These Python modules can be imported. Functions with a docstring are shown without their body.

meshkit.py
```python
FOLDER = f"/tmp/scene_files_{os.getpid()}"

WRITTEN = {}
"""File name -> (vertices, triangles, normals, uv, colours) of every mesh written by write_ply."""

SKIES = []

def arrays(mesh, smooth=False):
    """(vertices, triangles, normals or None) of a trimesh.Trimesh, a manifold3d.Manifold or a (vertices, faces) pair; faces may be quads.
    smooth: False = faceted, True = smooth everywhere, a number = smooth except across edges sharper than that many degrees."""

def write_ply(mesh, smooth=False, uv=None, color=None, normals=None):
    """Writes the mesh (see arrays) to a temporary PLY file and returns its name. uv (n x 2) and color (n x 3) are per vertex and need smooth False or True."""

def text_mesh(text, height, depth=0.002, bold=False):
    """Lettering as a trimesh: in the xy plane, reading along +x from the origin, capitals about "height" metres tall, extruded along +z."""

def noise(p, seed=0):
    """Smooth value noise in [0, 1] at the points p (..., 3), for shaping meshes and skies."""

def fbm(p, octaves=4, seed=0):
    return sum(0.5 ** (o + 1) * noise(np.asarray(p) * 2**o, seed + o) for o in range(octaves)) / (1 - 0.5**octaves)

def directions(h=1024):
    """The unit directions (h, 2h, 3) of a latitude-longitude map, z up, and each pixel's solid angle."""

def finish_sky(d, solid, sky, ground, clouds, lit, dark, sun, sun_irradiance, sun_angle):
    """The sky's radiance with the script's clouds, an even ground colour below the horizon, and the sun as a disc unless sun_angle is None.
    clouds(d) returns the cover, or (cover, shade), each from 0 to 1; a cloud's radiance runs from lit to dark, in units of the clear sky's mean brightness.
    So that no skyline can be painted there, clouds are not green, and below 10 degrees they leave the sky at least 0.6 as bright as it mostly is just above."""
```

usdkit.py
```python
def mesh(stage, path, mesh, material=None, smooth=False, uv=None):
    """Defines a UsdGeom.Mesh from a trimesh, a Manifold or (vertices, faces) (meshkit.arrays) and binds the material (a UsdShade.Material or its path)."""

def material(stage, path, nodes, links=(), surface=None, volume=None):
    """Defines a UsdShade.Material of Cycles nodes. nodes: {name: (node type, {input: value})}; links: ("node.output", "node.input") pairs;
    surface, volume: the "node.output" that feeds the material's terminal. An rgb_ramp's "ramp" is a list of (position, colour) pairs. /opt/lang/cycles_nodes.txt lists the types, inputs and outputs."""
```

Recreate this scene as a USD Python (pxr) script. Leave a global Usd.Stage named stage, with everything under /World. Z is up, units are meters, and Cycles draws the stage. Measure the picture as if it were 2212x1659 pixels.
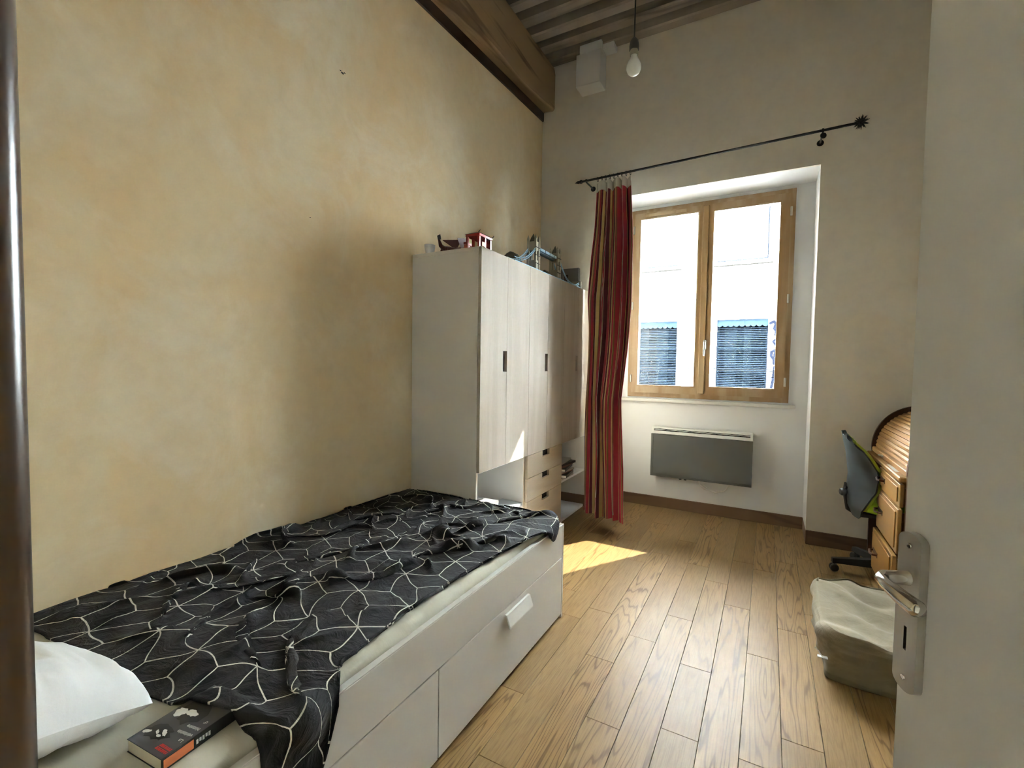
import math, random
import numpy as np, trimesh, usdkit, meshkit
from pxr import Usd, UsdGeom, UsdLux, UsdShade, Gf, Sdf, Vt
from shapely.geometry import Polygon, LineString, Point, box as sbox
from shapely.ops import unary_union
from scipy.spatial import ConvexHull

random.seed(7); np.random.seed(7)
stage = Usd.Stage.CreateInMemory()
UsdGeom.SetStageUpAxis(stage, 'Z'); UsdGeom.SetStageMetersPerUnit(stage, 1.0)
UsdGeom.Xform.Define(stage, '/World'); UsdGeom.Scope.Define(stage, '/World/Looks')

# ------------------------------------------------------------------ camera, sky, sun, exposure
F_PX, YAW, PITCH, ROLL, CAM_Z = 1001.75, .5048, -.0419, .0149, 1.269
EXPOSURE = 3.35
SKY = (.80, .98, 1.21); SKY_LEVEL = 10.0
SUN_LEVEL = 5.2e4
def camera():
    cy, sy, cp, sp = math.cos(YAW), math.sin(YAW), math.cos(PITCH), math.sin(PITCH)
    F = np.array([-sy*cp, cy*cp, sp]); R0 = np.array([cy, sy, 0]); U0 = np.cross(R0, F)
    c, s = math.cos(ROLL), math.sin(ROLL)
    R, U = R0*c + U0*s, -R0*s + U0*c
    cam = UsdGeom.Camera.Define(stage, '/World/camera')
    cam.AddTransformOp().Set(Gf.Matrix4d(*R, 0, *U, 0, *(-F), 0, 0, 0, CAM_Z, 1))
    cam.CreateHorizontalApertureAttr(36.0); cam.CreateVerticalApertureAttr(36.0*1659/2212)
    cam.CreateFocalLengthAttr(36.0*F_PX/2212); cam.CreateClippingRangeAttr(Gf.Vec2f(.02, 200))
    cam.CreateExposureAttr(EXPOSURE)
camera()
dome = UsdLux.DomeLight.Define(stage, '/World/sky')
dome.CreateColorAttr(Gf.Vec3f(*SKY)); dome.CreateIntensityAttr(SKY_LEVEL)
sun = UsdLux.DistantLight.Define(stage, '/World/sun')
sd = np.array([.672, 1.077, 1.105]); sd /= np.linalg.norm(sd)          # towards the sun
sun.CreateIntensityAttr(SUN_LEVEL); sun.CreateAngleAttr(.55); sun.CreateColorAttr(Gf.Vec3f(1, .95, .85))
zx = np.cross([0, 0, 1], sd); zx /= np.linalg.norm(zx); zy = np.cross(sd, zx)
sun.AddTransformOp().Set(Gf.Matrix4d(*zx, 0, *zy, 0, *sd, 0, 0, 0, 0, 1))

# ------------------------------------------------------------------ helpers
used, LOC = {}, {}
def numbered(parent, name):
    k = parent + '/' + name; n = used.get(k, 0); used[k] = n + 1
    return k if n == 0 else f'{k}_{n:03d}'
def tag(p, label=None, cat=None, group=None, kind=None):
    for k, v in (('label', label), ('category', cat), ('group', group), ('kind', kind)):
        if v: p.SetCustomDataByKey(k, v)
def thing(name, label, cat, loc=(0, 0, 0), group=None, kind=None):
    path = numbered('/World', name)
    x = UsdGeom.Xform.Define(stage, path); x.AddTranslateOp().Set(Gf.Vec3d(*map(float, loc)))
    LOC[path] = np.array(loc, float); tag(x.GetPrim(), label, cat, group, kind)
    return path
def obj(name, mesh, m, parent='/World', smooth=30, uv=None, label=None, cat=None, group=None, kind=None):
    path = numbered(parent, name); loc = LOC.get(parent, np.zeros(3)); LOC[path] = loc
    if isinstance(mesh, list): mesh = trimesh.util.concatenate(mesh)
    if hasattr(mesh, 'vertices'): mesh = (np.array(mesh.vertices), np.array(mesh.faces))
    v = np.asarray(mesh[0], float) - loc
    g = usdkit.mesh(stage, path, (v, mesh[1]), m, smooth, uv)
    tag(g.GetPrim(), label, cat, group, kind)
    return path
def hull(pts):
    h = ConvexHull(np.asarray(pts, float)); m = trimesh.Trimesh(h.points, h.simplices, process=False)
    m.remove_unreferenced_vertices(); trimesh.repair.fix_normals(m); return m
def bx(x0, x1, y0, y1, z0, z1, r=.002):
    """a box with chamfered edges"""
    r = min(r, .45*abs(x1-x0), .45*abs(y1-y0), .45*abs(z1-z0)); P = []
    for i, x in ((1, x0), (-1, x1)):
        for j, y in ((1, y0), (-1, y1)):
            for k, z in ((1, z0), (-1, z1)):
                P += [(x, y+j*r, z+k*r), (x+i*r, y, z+k*r), (x+i*r, y+j*r, z)]
    return hull(P)
def raw(x0, x1, y0, y1, z0, z1):
    m = trimesh.creation.box((x1-x0, y1-y0, z1-z0)); m.apply_translation(((x0+x1)/2, (y0+y1)/2, (z0+z1)/2)); return m
def tube(pts, r, n=10, cap=True):
    p = np.asarray(pts, float); r = np.broadcast_to(r, (len(p),))
    t = np.gradient(p, axis=0); t /= np.linalg.norm(t, axis=1, keepdims=True)+1e-12
    a0 = np.array([0, 0, 1.]) if abs(t[0][2]) < .9 else np.array([1., 0, 0]); V = []
    for k in range(len(p)):
        a = np.cross(t[k], a0); a /= np.linalg.norm(a)+1e-12; b = np.cross(t[k], a); a0 = np.cross(a, t[k]) if abs(np.dot(a0, t[k])) > .95 else a0
        th = np.arange(n)*2*np.pi/n
        V.append(p[k]+r[k]*(np.cos(th)[:, None]*a+np.sin(th)[:, None]*b))
    V = np.vstack(V); F = []
    for k in range(len(p)-1):
        for j in range(n):
            q = (k*n+j, k*n+(j+1) % n, (k+1)*n+(j+1) % n, (k+1)*n+j); F += [(q[0], q[2], q[1]), (q[0], q[3], q[2])]
    if cap:
        V = np.vstack([V, p[0], p[-1]]); a, b = len(V)-2, len(V)-1; m = (len(p)-1)*n
        for j in range(n): F += [(a, j, (j+1) % n), (b, m+(j+1) % n, m+j)]
    t = trimesh.Trimesh(V, F, process=False); trimesh.repair.fix_normals(t); return t
def lathe(prof, n=24, at=(0, 0, 0), axis=(0, 0, 1)):
    m = trimesh.creation.revolve(np.asarray(prof, float), sections=n)
    m.apply_transform(trimesh.geometry.align_vectors([0, 0, 1], axis)); m.apply_translation(at); return m
def prism(poly, axis, a, b):
    """polygon extruded along axis from a to b: axis x -> polygon is (y,z); y -> (x,z); z -> (x,y)"""
    if not hasattr(poly, 'exterior'): poly = Polygon(poly)
    m = trimesh.creation.extrude_polygon(poly, b-a, engine='earcut'); v = m.vertices.copy()
    if axis == 'z': v[:, 2] += a; w = v
    if axis == 'y': w = np.stack([v[:, 0], v[:, 2]+a, v[:, 1]], 1)
    if axis == 'x': w = np.stack([v[:, 2]+a, v[:, 0], v[:, 1]], 1)
    m = trimesh.Trimesh(w, m.faces, process=False); trimesh.repair.fix_normals(m); return m
def gridf(n, m):
    i, j = np.meshgrid(np.arange(n-1), np.arange(m-1), indexing='ij'); a = (i*m+j).ravel()
    return np.vstack([np.stack([a, a+m, a+m+1], 1), np.stack([a, a+m+1, a+1], 1)])
def gnorm(P):
    n = np.cross(np.gradient(P, axis=0), np.gradient(P, axis=1)); return n/(np.linalg.norm(n, axis=2, keepdims=True)+1e-12)
def sheet(P, th, uv=None):
    """a grid of points as a closed cloth of thickness th"""
    n, m = P.shape[:2]; N = gnorm(P); Q = P-N*th
    V = np.vstack([P.reshape(-1, 3), Q.reshape(-1, 3)]); f = gridf(n, m); k = n*m
    rim = [i*m for i in range(n)]+[(n-1)*m+j for j in range(1, m)]+[i*m+m-1 for i in range(n-2, -1, -1)]+[j for j in range(m-2, 0, -1)]
    F = [f, f[:, ::-1]+k]; R = []
    for a, b in zip(rim, rim[1:]+rim[:1]): R += [(a, a+k, b+k), (a, b+k, b)]
    F = np.vstack(F+[np.array(R)])
    return (V, F) if uv is None else ((V, F), np.vstack([uv.reshape(-1, 2)]*2))
def sstep(x, a, b):
    t = np.clip((np.asarray(x, float)-a)/(b-a), 0, 1); return t*t*(3-2*t)
def rot(m, deg, axis, at=(0, 0, 0)):
    m.apply_transform(trimesh.transformations.rotation_matrix(math.radians(deg), axis, at)); return m
def lin(r, g, b):
    f = lambda c: (c/255/12.92) if c/255 <= .04045 else ((c/255+.055)/1.055)**2.4
    return (f(r), f(g), f(b))

# ------------------------------------------------------------------ materials
M = {}
def mat(name, nodes, links, surface='p.BSDF', volume=None):
    M[name] = usdkit.material(stage, '/World/Looks/'+name, nodes, links, surface, volume); return M[name]
def plain(name, c, rough=.5, metal=0, spec=.5, bump=0, bscale=200, **kw):
    n = {'p': ('principled_bsdf', dict(base_color=c, roughness=rough, metallic=metal, specular_ior_level=spec, **kw))}; l = []
    if bump:
        n['g'] = ('geometry', {}); n['n'] = ('noise_texture', dict(scale=bscale, detail=3)); n['b'] = ('bump', dict(strength=bump, distance=.002))
        l = [('g.position', 'n.vector'), ('n.fac', 'b.height'), ('b.normal', 'p.normal')]
    return mat(name, n, l)
def wood(name, c1, c2, stretch, scale=9., rough=.45, distort=3.5, bump=.08, spec=.5, rnd=.12, coat=0, fine=True):
    """wood grain running along the axis that 'stretch' squeezes; object_info.random shifts it from piece to piece"""
    n = {'g': ('geometry', {}), 'o': ('object_info', {}), 'rs': ('math', dict(math_type='multiply', value2=37.)),
         'rv': ('combine_xyz', {}), 'add': ('vector_math', dict(math_type='add')),
         'mp': ('mapping', dict(scale=stretch)),
         'n1': ('noise_texture', dict(scale=scale*.22, detail=3, roughness=.55, distortion=.4)),
         'k': ('math', dict(math_type='multiply', value2=distort*7)), 's': ('math', dict(math_type='sine')),
         'r': ('rgb_ramp', dict(ramp=[(0, c2), (.22, tuple(.35*a+.65*b for a, b in zip(c2, c1))), (.5, c1), (1, c1)])), 'h': ('math', dict(math_type='multiply_add', value2=.5, value3=.5)),
         'n2': ('noise_texture', dict(scale=scale*9, detail=4, roughness=.7)), 'mx': ('mix', dict(mix_type='multiply', fac=.35)),
         'hs': ('hsv', dict(saturation=1.0)), 'v': ('math', dict(math_type='multiply_add', value2=rnd*2, value3=1-rnd)),
         'b': ('bump', dict(strength=bump, distance=.002)),
         'p': ('principled_bsdf', dict(roughness=rough, specular_ior_level=spec, coat_weight=coat, coat_roughness=.25))}
    l = [('o.random', 'rs.value1'), ('rs.value', 'rv.x'), ('rs.value', 'rv.y'), ('rs.value', 'rv.z'), ('g.position', 'mp.vector'), ('mp.vector', 'add.vector1'), ('rv.vector', 'add.vector2'),
         ('add.vector', 'n1.vector'), ('n1.fac', 'k.value1'), ('k.value', 's.value1'), ('s.value', 'h.value1'), ('h.value', 'r.fac'),
         ('add.vector', 'n2.vector'), ('r.color', 'mx.color1'), ('n2.color', 'mx.color2'), ('mx.color', 'hs.color'), ('o.random', 'v.value1'), ('v.value', 'hs.value'),
         ('hs.color', 'p.base_color'), ('h.value', 'b.height'), ('b.normal', 'p.normal')]
    n['cb'] = ('rgb_ramp', dict(ramp=[(0, (.45, .45, .45)), (.5, (.9, .9, .9)), (1, (1.1, 1.1, 1.1))])); l = [x for x in l if x[0] != 'n2.color']+[('n2.fac', 'cb.fac'), ('cb.color', 'mx.color2')]
    return mat(name, n, l)

def limewash(name, base, warm, pale, strength=1.):
    n = {'g': ('geometry', {}), 'm1': ('mapping', dict(scale=(1, 1, .62))),
         'a': ('noise_texture', dict(scale=1.7, detail=5, roughness=.62, distortion=.5)), 'ra': ('rgb_ramp', dict(ramp=[(0, (0, 0, 0)), (.44, (0, 0, 0)), (.68, (1, 1, 1)), (1, (1, 1, 1))])),
         'b': ('noise_texture', dict(scale=2.3, detail=6, roughness=.65, distortion=.7)), 'rb': ('rgb_ramp', dict(ramp=[(0, (0, 0, 0)), (.47, (0, 0, 0)), (.72, (1, 1, 1)), (1, (1, 1, 1))])),
         'off': ('mapping', dict(location=(13.1, 7.7, 3.3))), 'c': ('noise_texture', dict(scale=14., detail=4, roughness=.6)), 'rc': ('rgb_ramp', dict(ramp=[(0, (.90, .90, .90)), (.5, (1, 1, 1)), (1, (1.06, 1.06, 1.05))])),
         'x1': ('mix', dict(color1=base, color2=warm)), 'x2': ('mix', dict(color2=pale)), 'x3': ('mix', dict(mix_type='multiply', fac=1.0)),
         'k1': ('math', dict(math_type='multiply', value2=.75*strength)), 'k2': ('math', dict(math_type='multiply', value2=.75*strength)),
         'bn': ('noise_texture', dict(scale=26., detail=6, roughness=.6)), 'bu': ('bump', dict(strength=.25, distance=.004)),
         'p': ('principled_bsdf', dict(roughness=.75, specular_ior_level=.25))}
    l = [('g.position', 'm1.vector'), ('m1.vector', 'a.vector'), ('g.position', 'off.vector'), ('off.vector', 'b.vector'), ('g.position', 'c.vector'), ('g.position', 'bn.vector'),
         ('a.fac', 'ra.fac'), ('b.fac', 'rb.fac'), ('c.fac', 'rc.fac'), ('ra.color', 'k1.value1'), ('rb.color', 'k2.value1'), ('k1.value', 'x1.fac'), ('k2.value', 'x2.fac'),
         ('x1.color', 'x2.color1'), ('x2.color', 'x3.color1'), ('rc.color', 'x3.color2'), ('x3.color', 'p.base_color'), ('bn.fac', 'bu.height'), ('bu.normal', 'p.normal')]
    return mat(name, n, l)

limewash('limewash_ochre', (.68, .555, .355), (.67, .46, .235), (.73, .65, .49))
limewash('limewash_sand', (.70, .655, .57), (.68, .60, .47), (.72, .685, .61), .8)
plain('white_plaster', (.69, .69, .68), .8, spec=.3, bump=.08, bscale=60)
plain('white_door_paint', (.63, .615, .565), .5, spec=.4, bump=.03, bscale=90)
plain('white_lacquer', (.60, .575, .53), .4, spec=.45)
plain('white_panel', (.74, .72, .68), .45)
plain('white_inner', (.78, .79, .80), .5)
plain('edge_strip', (.40, .36, .29), .5)
plain('dark_gap', (.02, .017, .015), .7)
plain('charcoal_slot', (.012, .012, .012), .8, spec=.2)
wood('birch_front', (.51, .452, .37), (.46, .40, .32), (1, 3, .22), scale=10, rough=.6, distort=1.2, bump=.02, rnd=.03, spec=.2)
wood('birch_drawer', (.52, .455, .355), (.465, .395, .295), (1, .3, 3), scale=10, rough=.6, distort=1.2, bump=.02, rnd=.03, spec=.2)
mat('oak_plank', {'g': ('geometry', {}), 'o': ('object_info', {}), 'rs': ('math', dict(math_type='multiply', value2=53.)), 'rv': ('combine_xyz', {}), 'mp': ('mapping', dict(scale=(1, .075, 1))), 'add': ('vector_math', dict(math_type='add')),
    'n1': ('noise_texture', dict(scale=11., detail=2.5, roughness=.42, distortion=.12)), 'k': ('math', dict(math_type='multiply', value2=88.)), 's': ('math', dict(math_type='sine')), 'h': ('math', dict(math_type='multiply_add', value2=.5, value3=.5)),
    'r': ('rgb_ramp', dict(ramp=[(0, (.48, .44, .40)), (.04, (.58, .54, .50)), (.13, (.90, .89, .88)), (.4, (1, 1, 1)), (1, (1.03, 1.02, 1.0))])),
    'mp2': ('mapping', dict(scale=(1, .035, 1))), 'n2': ('noise_texture', dict(scale=210, detail=3, roughness=.6)), 'r2': ('rgb_ramp', dict(ramp=[(0, (.55, .52, .48)), (.40, (.86, .84, .82)), (.55, (1, 1, 1)), (1, (1.06, 1.05, 1.04))])),
    'n3': ('noise_texture', dict(scale=2.6, detail=3)), 'r3': ('rgb_ramp', dict(ramp=[(0, (.185, .105, .040)), (.35, (.212, .127, .051)), (.65, (.235, .150, .066)), (1, (.255, .176, .090))])),
    'pw': ('rgb_ramp', dict(ramp=[(0, (.06, .06, .06)), (.58, (.22, .22, .22)), (.78, (.75, .75, .75)), (1, (.85, .85, .85))])), 'pm': ('mix', dict(color1=(1, 1, 1))),
    'x1': ('mix', dict(mix_type='multiply', fac=1.)), 'x2': ('mix', dict(mix_type='multiply', fac=1.)), 'v': ('math', dict(math_type='multiply_add', value2=.24, value3=.88)), 'hs': ('hsv', {}),
    'b': ('bump', dict(strength=.10, distance=.0015)), 'p': ('principled_bsdf', dict(roughness=.37, specular_ior_level=.065))},
    [('o.random', 'rs.value1'), ('rs.value', 'rv.x'), ('rs.value', 'rv.y'), ('rs.value', 'rv.z'), ('g.position', 'mp.vector'), ('mp.vector', 'add.vector1'), ('rv.vector', 'add.vector2'), ('add.vector', 'n1.vector'), ('n1.fac', 'k.value1'), ('k.value', 's.value1'), ('s.value', 'h.value1'), ('h.value', 'r.fac'),
     ('o.random', 'pw.fac'), ('pw.color', 'pm.fac'), ('r.color', 'pm.color2'), ('g.position', 'mp2.vector'), ('mp2.vector', 'n2.vector'), ('n2.fac', 'r2.fac'), ('add.vector', 'n3.vector'), ('n3.fac', 'r3.fac'), ('r3.color', 'x1.color1'), ('pm.color', 'x1.color2'), ('x1.color', 'x2.color1'), ('r2.color', 'x2.color2'),
     ('x2.color', 'hs.color'), ('o.random', 'v.value1'), ('v.value', 'hs.value'), ('hs.color', 'p.base_color'), ('n2.fac', 'b.height'), ('b.normal', 'p.normal')])
wood('skirting_wood', (.155, .085, .042), (.10, .05, .025), (.3, 1, 2), scale=10, rough=.5, rnd=.05)
wood('old_beam', (.34, .22, .125), (.155, .092, .05), (2, .25, 2), scale=12, rough=.7, distort=2.5, bump=.3, spec=.25)
wood('joist_wood', (.29, .24, .195), (.17, .135, .11), (.25, 2, 2), scale=12, rough=.75, distort=2, bump=.3, spec=.2, rnd=.1)
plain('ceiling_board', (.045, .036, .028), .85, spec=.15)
wood('window_oak', (.35, .24, .13), (.27, .155, .06), (2, 2, .3), scale=12, rough=.4, distort=1.5, bump=.03, rnd=.03)
wood('frame_varnish', (.040, .017, .006), (.018, .007, .003), (2, 2, .2), scale=10, rough=.28, distort=2, bump=.1, coat=.4)
wood('desk_pine', (.42, .21, .055), (.36, .18, .055), (.5, .4, 2), scale=11, rough=.35, distort=1.6, bump=.03, rnd=.04)
wood('desk_walnut', (.115, .040, .016), (.06, .02, .009), (1, .4, .4), scale=10, rough=.35, distort=1.5, bump=.03)
mat('glass_pane', {'t': ('transparent_bsdf', dict(color=(.98, .985, .98))), 'gl': ('glossy_bsdf', dict(color=(1, 1, 1), roughness=.01)), 'f': ('fresnel', dict(IOR=1.3)), 'm': ('mix_closure', {})},
    [('f.fac', 'm.fac'), ('t.BSDF', 'm.closure1'), ('gl.BSDF', 'm.closure2')], 'm.closure')
plain('brushed_steel', (.50, .47, .42), .32, 1.0, bump=.02, bscale=400)
plain('chrome', (.62, .60, .57), .14, 1.0)
plain('wrought_iron', (.025, .028, .030), .55, .6)
plain('heater_white', (.72, .72, .70), .4)
plain('heater_grey', (.095, .097, .090), .45, .25)
plain('cable_white', (.55, .54, .50), .5)
plain('black_plastic', (.018, .019, .021), .5)
plain('shell_plastic', (.045, .060, .070), .42)
plain('lime_fabric', (.33, .52, .035), .8, spec=.2, bump=.2, bscale=600)
plain('lime_pad', (.33, .40, .06), .75, spec=.2, bump=.2, bscale=600)
plain('bulb_glass', (.74, .76, .72), .12, spec=.6)
plain('paper', (.80, .79, .74), .7)
plain('page_block', (.62, .57, .43), .8, spec=.2)
plain('print_white', (.75, .74, .70), .7)
plain('print_red', (.60, .045, .035), .6)
plain('print_orange', (.70, .20, .07), .6)
plain('book_black', (.016, .016, .017), .35)
plain('book_grey', (.055, .056, .060), .4)
plain('toy_red', (.36, .020, .012), .3)
plain('toy_dark', (.030, .022, .020), .35)
plain('toy_maroon', (.085, .018, .012), .35)
plain('toy_white', (.78, .78, .76), .35)
plain('toy_gold', (.42, .20, .06), .4)
plain('puzzle_blue', (.30, .52, .68), .5)
plain('puzzle_navy', (.035, .075, .10), .5)
plain('puzzle_stone', (.34, .32, .25), .6, bump=.2, bscale=300)
plain('puzzle_slate', (.055, .058, .045), .6)
plain('puzzle_grey', (.20, .20, .19), .6)
plain('tag_white', (.72, .72, .70), .6)
plain('curtain_header', (.58, .55, .48), .85)
plain('mug_white', (.76, .77, .80), .3)
plain('clear_case', (.42, .47, .50), .25)
plain('magazine_dark', (.045, .032, .032), .4)
plain('magazine_red', (.22, .10, .08), .45)
plain('magazine_pale', (.42, .38, .33), .45)
plain('hall_paint', (.74, .69, .60), .8)
# street: matt cream render; blinds, valances and sills darkened to hold at the room exposure
plain('facade_cream', (.68, .66, .61), .95, spec=0)
plain('facade_white', (.78, .77, .74), .95, spec=0)
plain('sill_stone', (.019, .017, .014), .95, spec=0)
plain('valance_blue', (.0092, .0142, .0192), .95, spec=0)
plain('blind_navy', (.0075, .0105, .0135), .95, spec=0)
plain('blind_white', (.62, .62, .62), .95, spec=0)
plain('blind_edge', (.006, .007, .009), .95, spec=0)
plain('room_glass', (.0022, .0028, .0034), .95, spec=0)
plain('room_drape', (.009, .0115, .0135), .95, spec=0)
plain('wire_black', (.006, .006, .006), .95, spec=0)
plain('sign_black', (.004, .0045, .007), .95, spec=0)
plain('ground_floor_dark', (.13, .125, .12), .9, spec=.1)
plain('asphalt', (.16, .16, .16), .9, spec=.2)

def cloth(name, c, bump=.35, scale=26, sheen=0, rough=.9, spec=.2, sheen_tint=(1, 1, 1), stretch=(1, 1, 1)):
    return mat(name, {'g': ('geometry', {}), 'mp': ('mapping', dict(scale=stretch)), 'n': ('noise_texture', dict(scale=scale, detail=5, roughness=.55, distortion=.8)), 'w': ('noise_texture', dict(scale=700, detail=2)),
               'b': ('bump', dict(strength=bump, distance=.01)), 'b2': ('bump', dict(strength=.12, distance=.001)),
               'p': ('principled_bsdf', dict(base_color=c, roughness=rough, specular_ior_level=spec, sheen_weight=sheen, sheen_roughness=.5, sheen_tint=sheen_tint))},
        [('g.position', 'mp.vector'), ('mp.vector', 'n.vector'), ('n.fac', 'b.height'), ('g.position', 'w.vector'), ('w.fac', 'b2.height'), ('b.normal', 'b2.normal'), ('b2.normal', 'p.normal')])
cloth('pillow_cotton', (.92, .92, .91), .28, 9, stretch=(1.6, .8, 1))
cloth('sheet_cream', (.60, .57, .46), .25, 10, stretch=(1, 2.4, 1))
cloth('khaki_cloth', (.20, .165, .105), .6, 9, sheen=.05)

# black duvet cover with a thin white tumbling-block lattice printed on it, in the cloth's own coordinates
def lattice_material():
    a, w = .196, .0019
    n = {'u': ('uvmap', dict(attribute='st')), 'nz': ('noise_texture', dict(scale=5.5, detail=2)), 'nzs': ('vector_math', dict(math_type='multiply_add', vector2=(.022, .022, 0), vector3=(-.011, -.011, 0))),
         'uw': ('vector_math', dict(math_type='add'))}
    l = [('u.UV', 'nz.vector'), ('nz.color', 'nzs.vector1'), ('u.UV', 'uw.vector1'), ('nzs.vector', 'uw.vector2')]
    prev = None; P = math.sqrt(3)*a
    for i, deg in enumerate((97., 157., 217.)):
        d = (math.cos(math.radians(deg)), math.sin(math.radians(deg)), 0); e = (-d[1], d[0], 0)
        n[f'q{i}'] = ('vector_math', dict(math_type='dot_product', vector2=tuple(x/P for x in d)))
        n[f'r{i}'] = ('vector_math', dict(math_type='dot_product', vector2=tuple(x/(a/2) for x in e)))
        n[f'k{i}'] = ('math', dict(math_type='round')); n[f'dr{i}'] = ('math', dict(math_type='subtract')); n[f'ab{i}'] = ('math', dict(math_type='absolute'))
        n[f'on{i}'] = ('math', dict(math_type='less_than', value2=w/(a/2)))
        n[f'ph{i}'] = ('math', dict(math_type='multiply_add', value2=.5)); n[f'pr{i}'] = ('math', dict(math_type='round')); n[f'pd{i}'] = ('math', dict(math_type='subtract')); n[f'pa{i}'] = ('math', dict(math_type='absolute'))
        n[f'po{i}'] = ('math', dict(math_type='less_than', value2=.3345)); n[f'm{i}'] = ('math', dict(math_type='multiply'))
        l += [('uw.vector', f'q{i}.vector1'), ('uw.vector', f'r{i}.vector1'), (f'r{i}.value', f'k{i}.value1'), (f'r{i}.value', f'dr{i}.value1'), (f'k{i}.value', f'dr{i}.value2'), (f'dr{i}.value', f'ab{i}.value1'), (f'ab{i}.value', f'on{i}.value1'),
              (f'k{i}.value', f'ph{i}.value1'), (f'q{i}.value', f'ph{i}.value3'), (f'ph{i}.value', f'pr{i}.value1'), (f'ph{i}.value', f'pd{i}.value1'), (f'pr{i}.value', f'pd{i}.value2'), (f'pd{i}.value', f'pa{i}.value1'), (f'pa{i}.value', f'po{i}.value1'),
              (f'on{i}.value', f'm{i}.value1'), (f'po{i}.value', f'm{i}.value2')]
        if prev is None: prev = f'm{i}.value'
        else:
            n[f'x{i}'] = ('math', dict(math_type='maximum')); l += [(prev, f'x{i}.value1'), (f'm{i}.value', f'x{i}.value2')]; prev = f'x{i}.value'
    n['mx'] = ('mix', dict(color1=(.0135, .0130, .0135), color2=(.56, .53, .46))); l += [(prev, 'mx.fac')]
    n['g'] = ('geometry', {}); n['n'] = ('noise_texture', dict(scale=15, detail=5, roughness=.58, distortion=1.4)); n['b'] = ('bump', dict(strength=.8, distance=.015))
    n['p'] = ('principled_bsdf', dict(roughness=.8, specular_ior_level=.25, sheen_weight=.03, sheen_roughness=.5))
    l += [('g.position', 'n.vector'), ('n.fac', 'b.height'), ('b.normal', 'p.normal'), ('mx.color', 'p.base_color')]
    mat('duvet_lattice', n, l)
lattice_material()
def curtain_material():
    R, G, D, B, C = (.40, .040, .062), (.60, .41, .18), (.11, .020, .034), (.20, .10, .05), (.58, .48, .33)
    seq = [(0, R), (.17, R), (.172, C), (.185, C), (.187, D), (.27, D), (.272, G), (.345, G), (.347, R), (.36, R), (.362, G), (.372, G), (.374, B), (.43, B), (.432, R), (.60, R), (.602, G), (.615, G), (.617, D), (.70, D), (.702, C), (.712, C), (.714, G), (.80, G), (.802, D), (.83, D), (.832, R), (.93, R), (.932, G), (.942, G), (.944, B), (1, B)]
    mat('curtain_stripe', {'u': ('uvmap', dict(attribute='st')), 's': ('separate_xyz', {}), 'k': ('math', dict(math_type='multiply', value2=1/.27)), 'f': ('math', dict(math_type='fraction')), 'r': ('rgb_ramp', dict(ramp=seq, interpolate=False)),
        'g': ('geometry', {}), 'n': ('noise_texture', dict(scale=500, detail=2)), 'b': ('bump', dict(strength=.15, distance=.001)),
        'p': ('principled_bsdf', dict(roughness=.75, specular_ior_level=.2, sheen_weight=.05)), 't': ('translucent_bsdf', {}), 'm': ('mix_closure', dict(fac=.07))},
        [('u.UV', 's.vector'), ('s.x', 'k.value1'), ('k.value', 'f.value1'), ('f.value', 'r.fac'), ('r.color', 'p.base_color'), ('r.color', 't.color'), ('g.position', 'n.vector'), ('n.fac', 'b.height'), ('b.normal', 'p.normal'),
         ('p.BSDF', 'm.closure1'), ('t.BSDF', 'm.closure2')], 'm.closure')
curtain_material()

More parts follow.
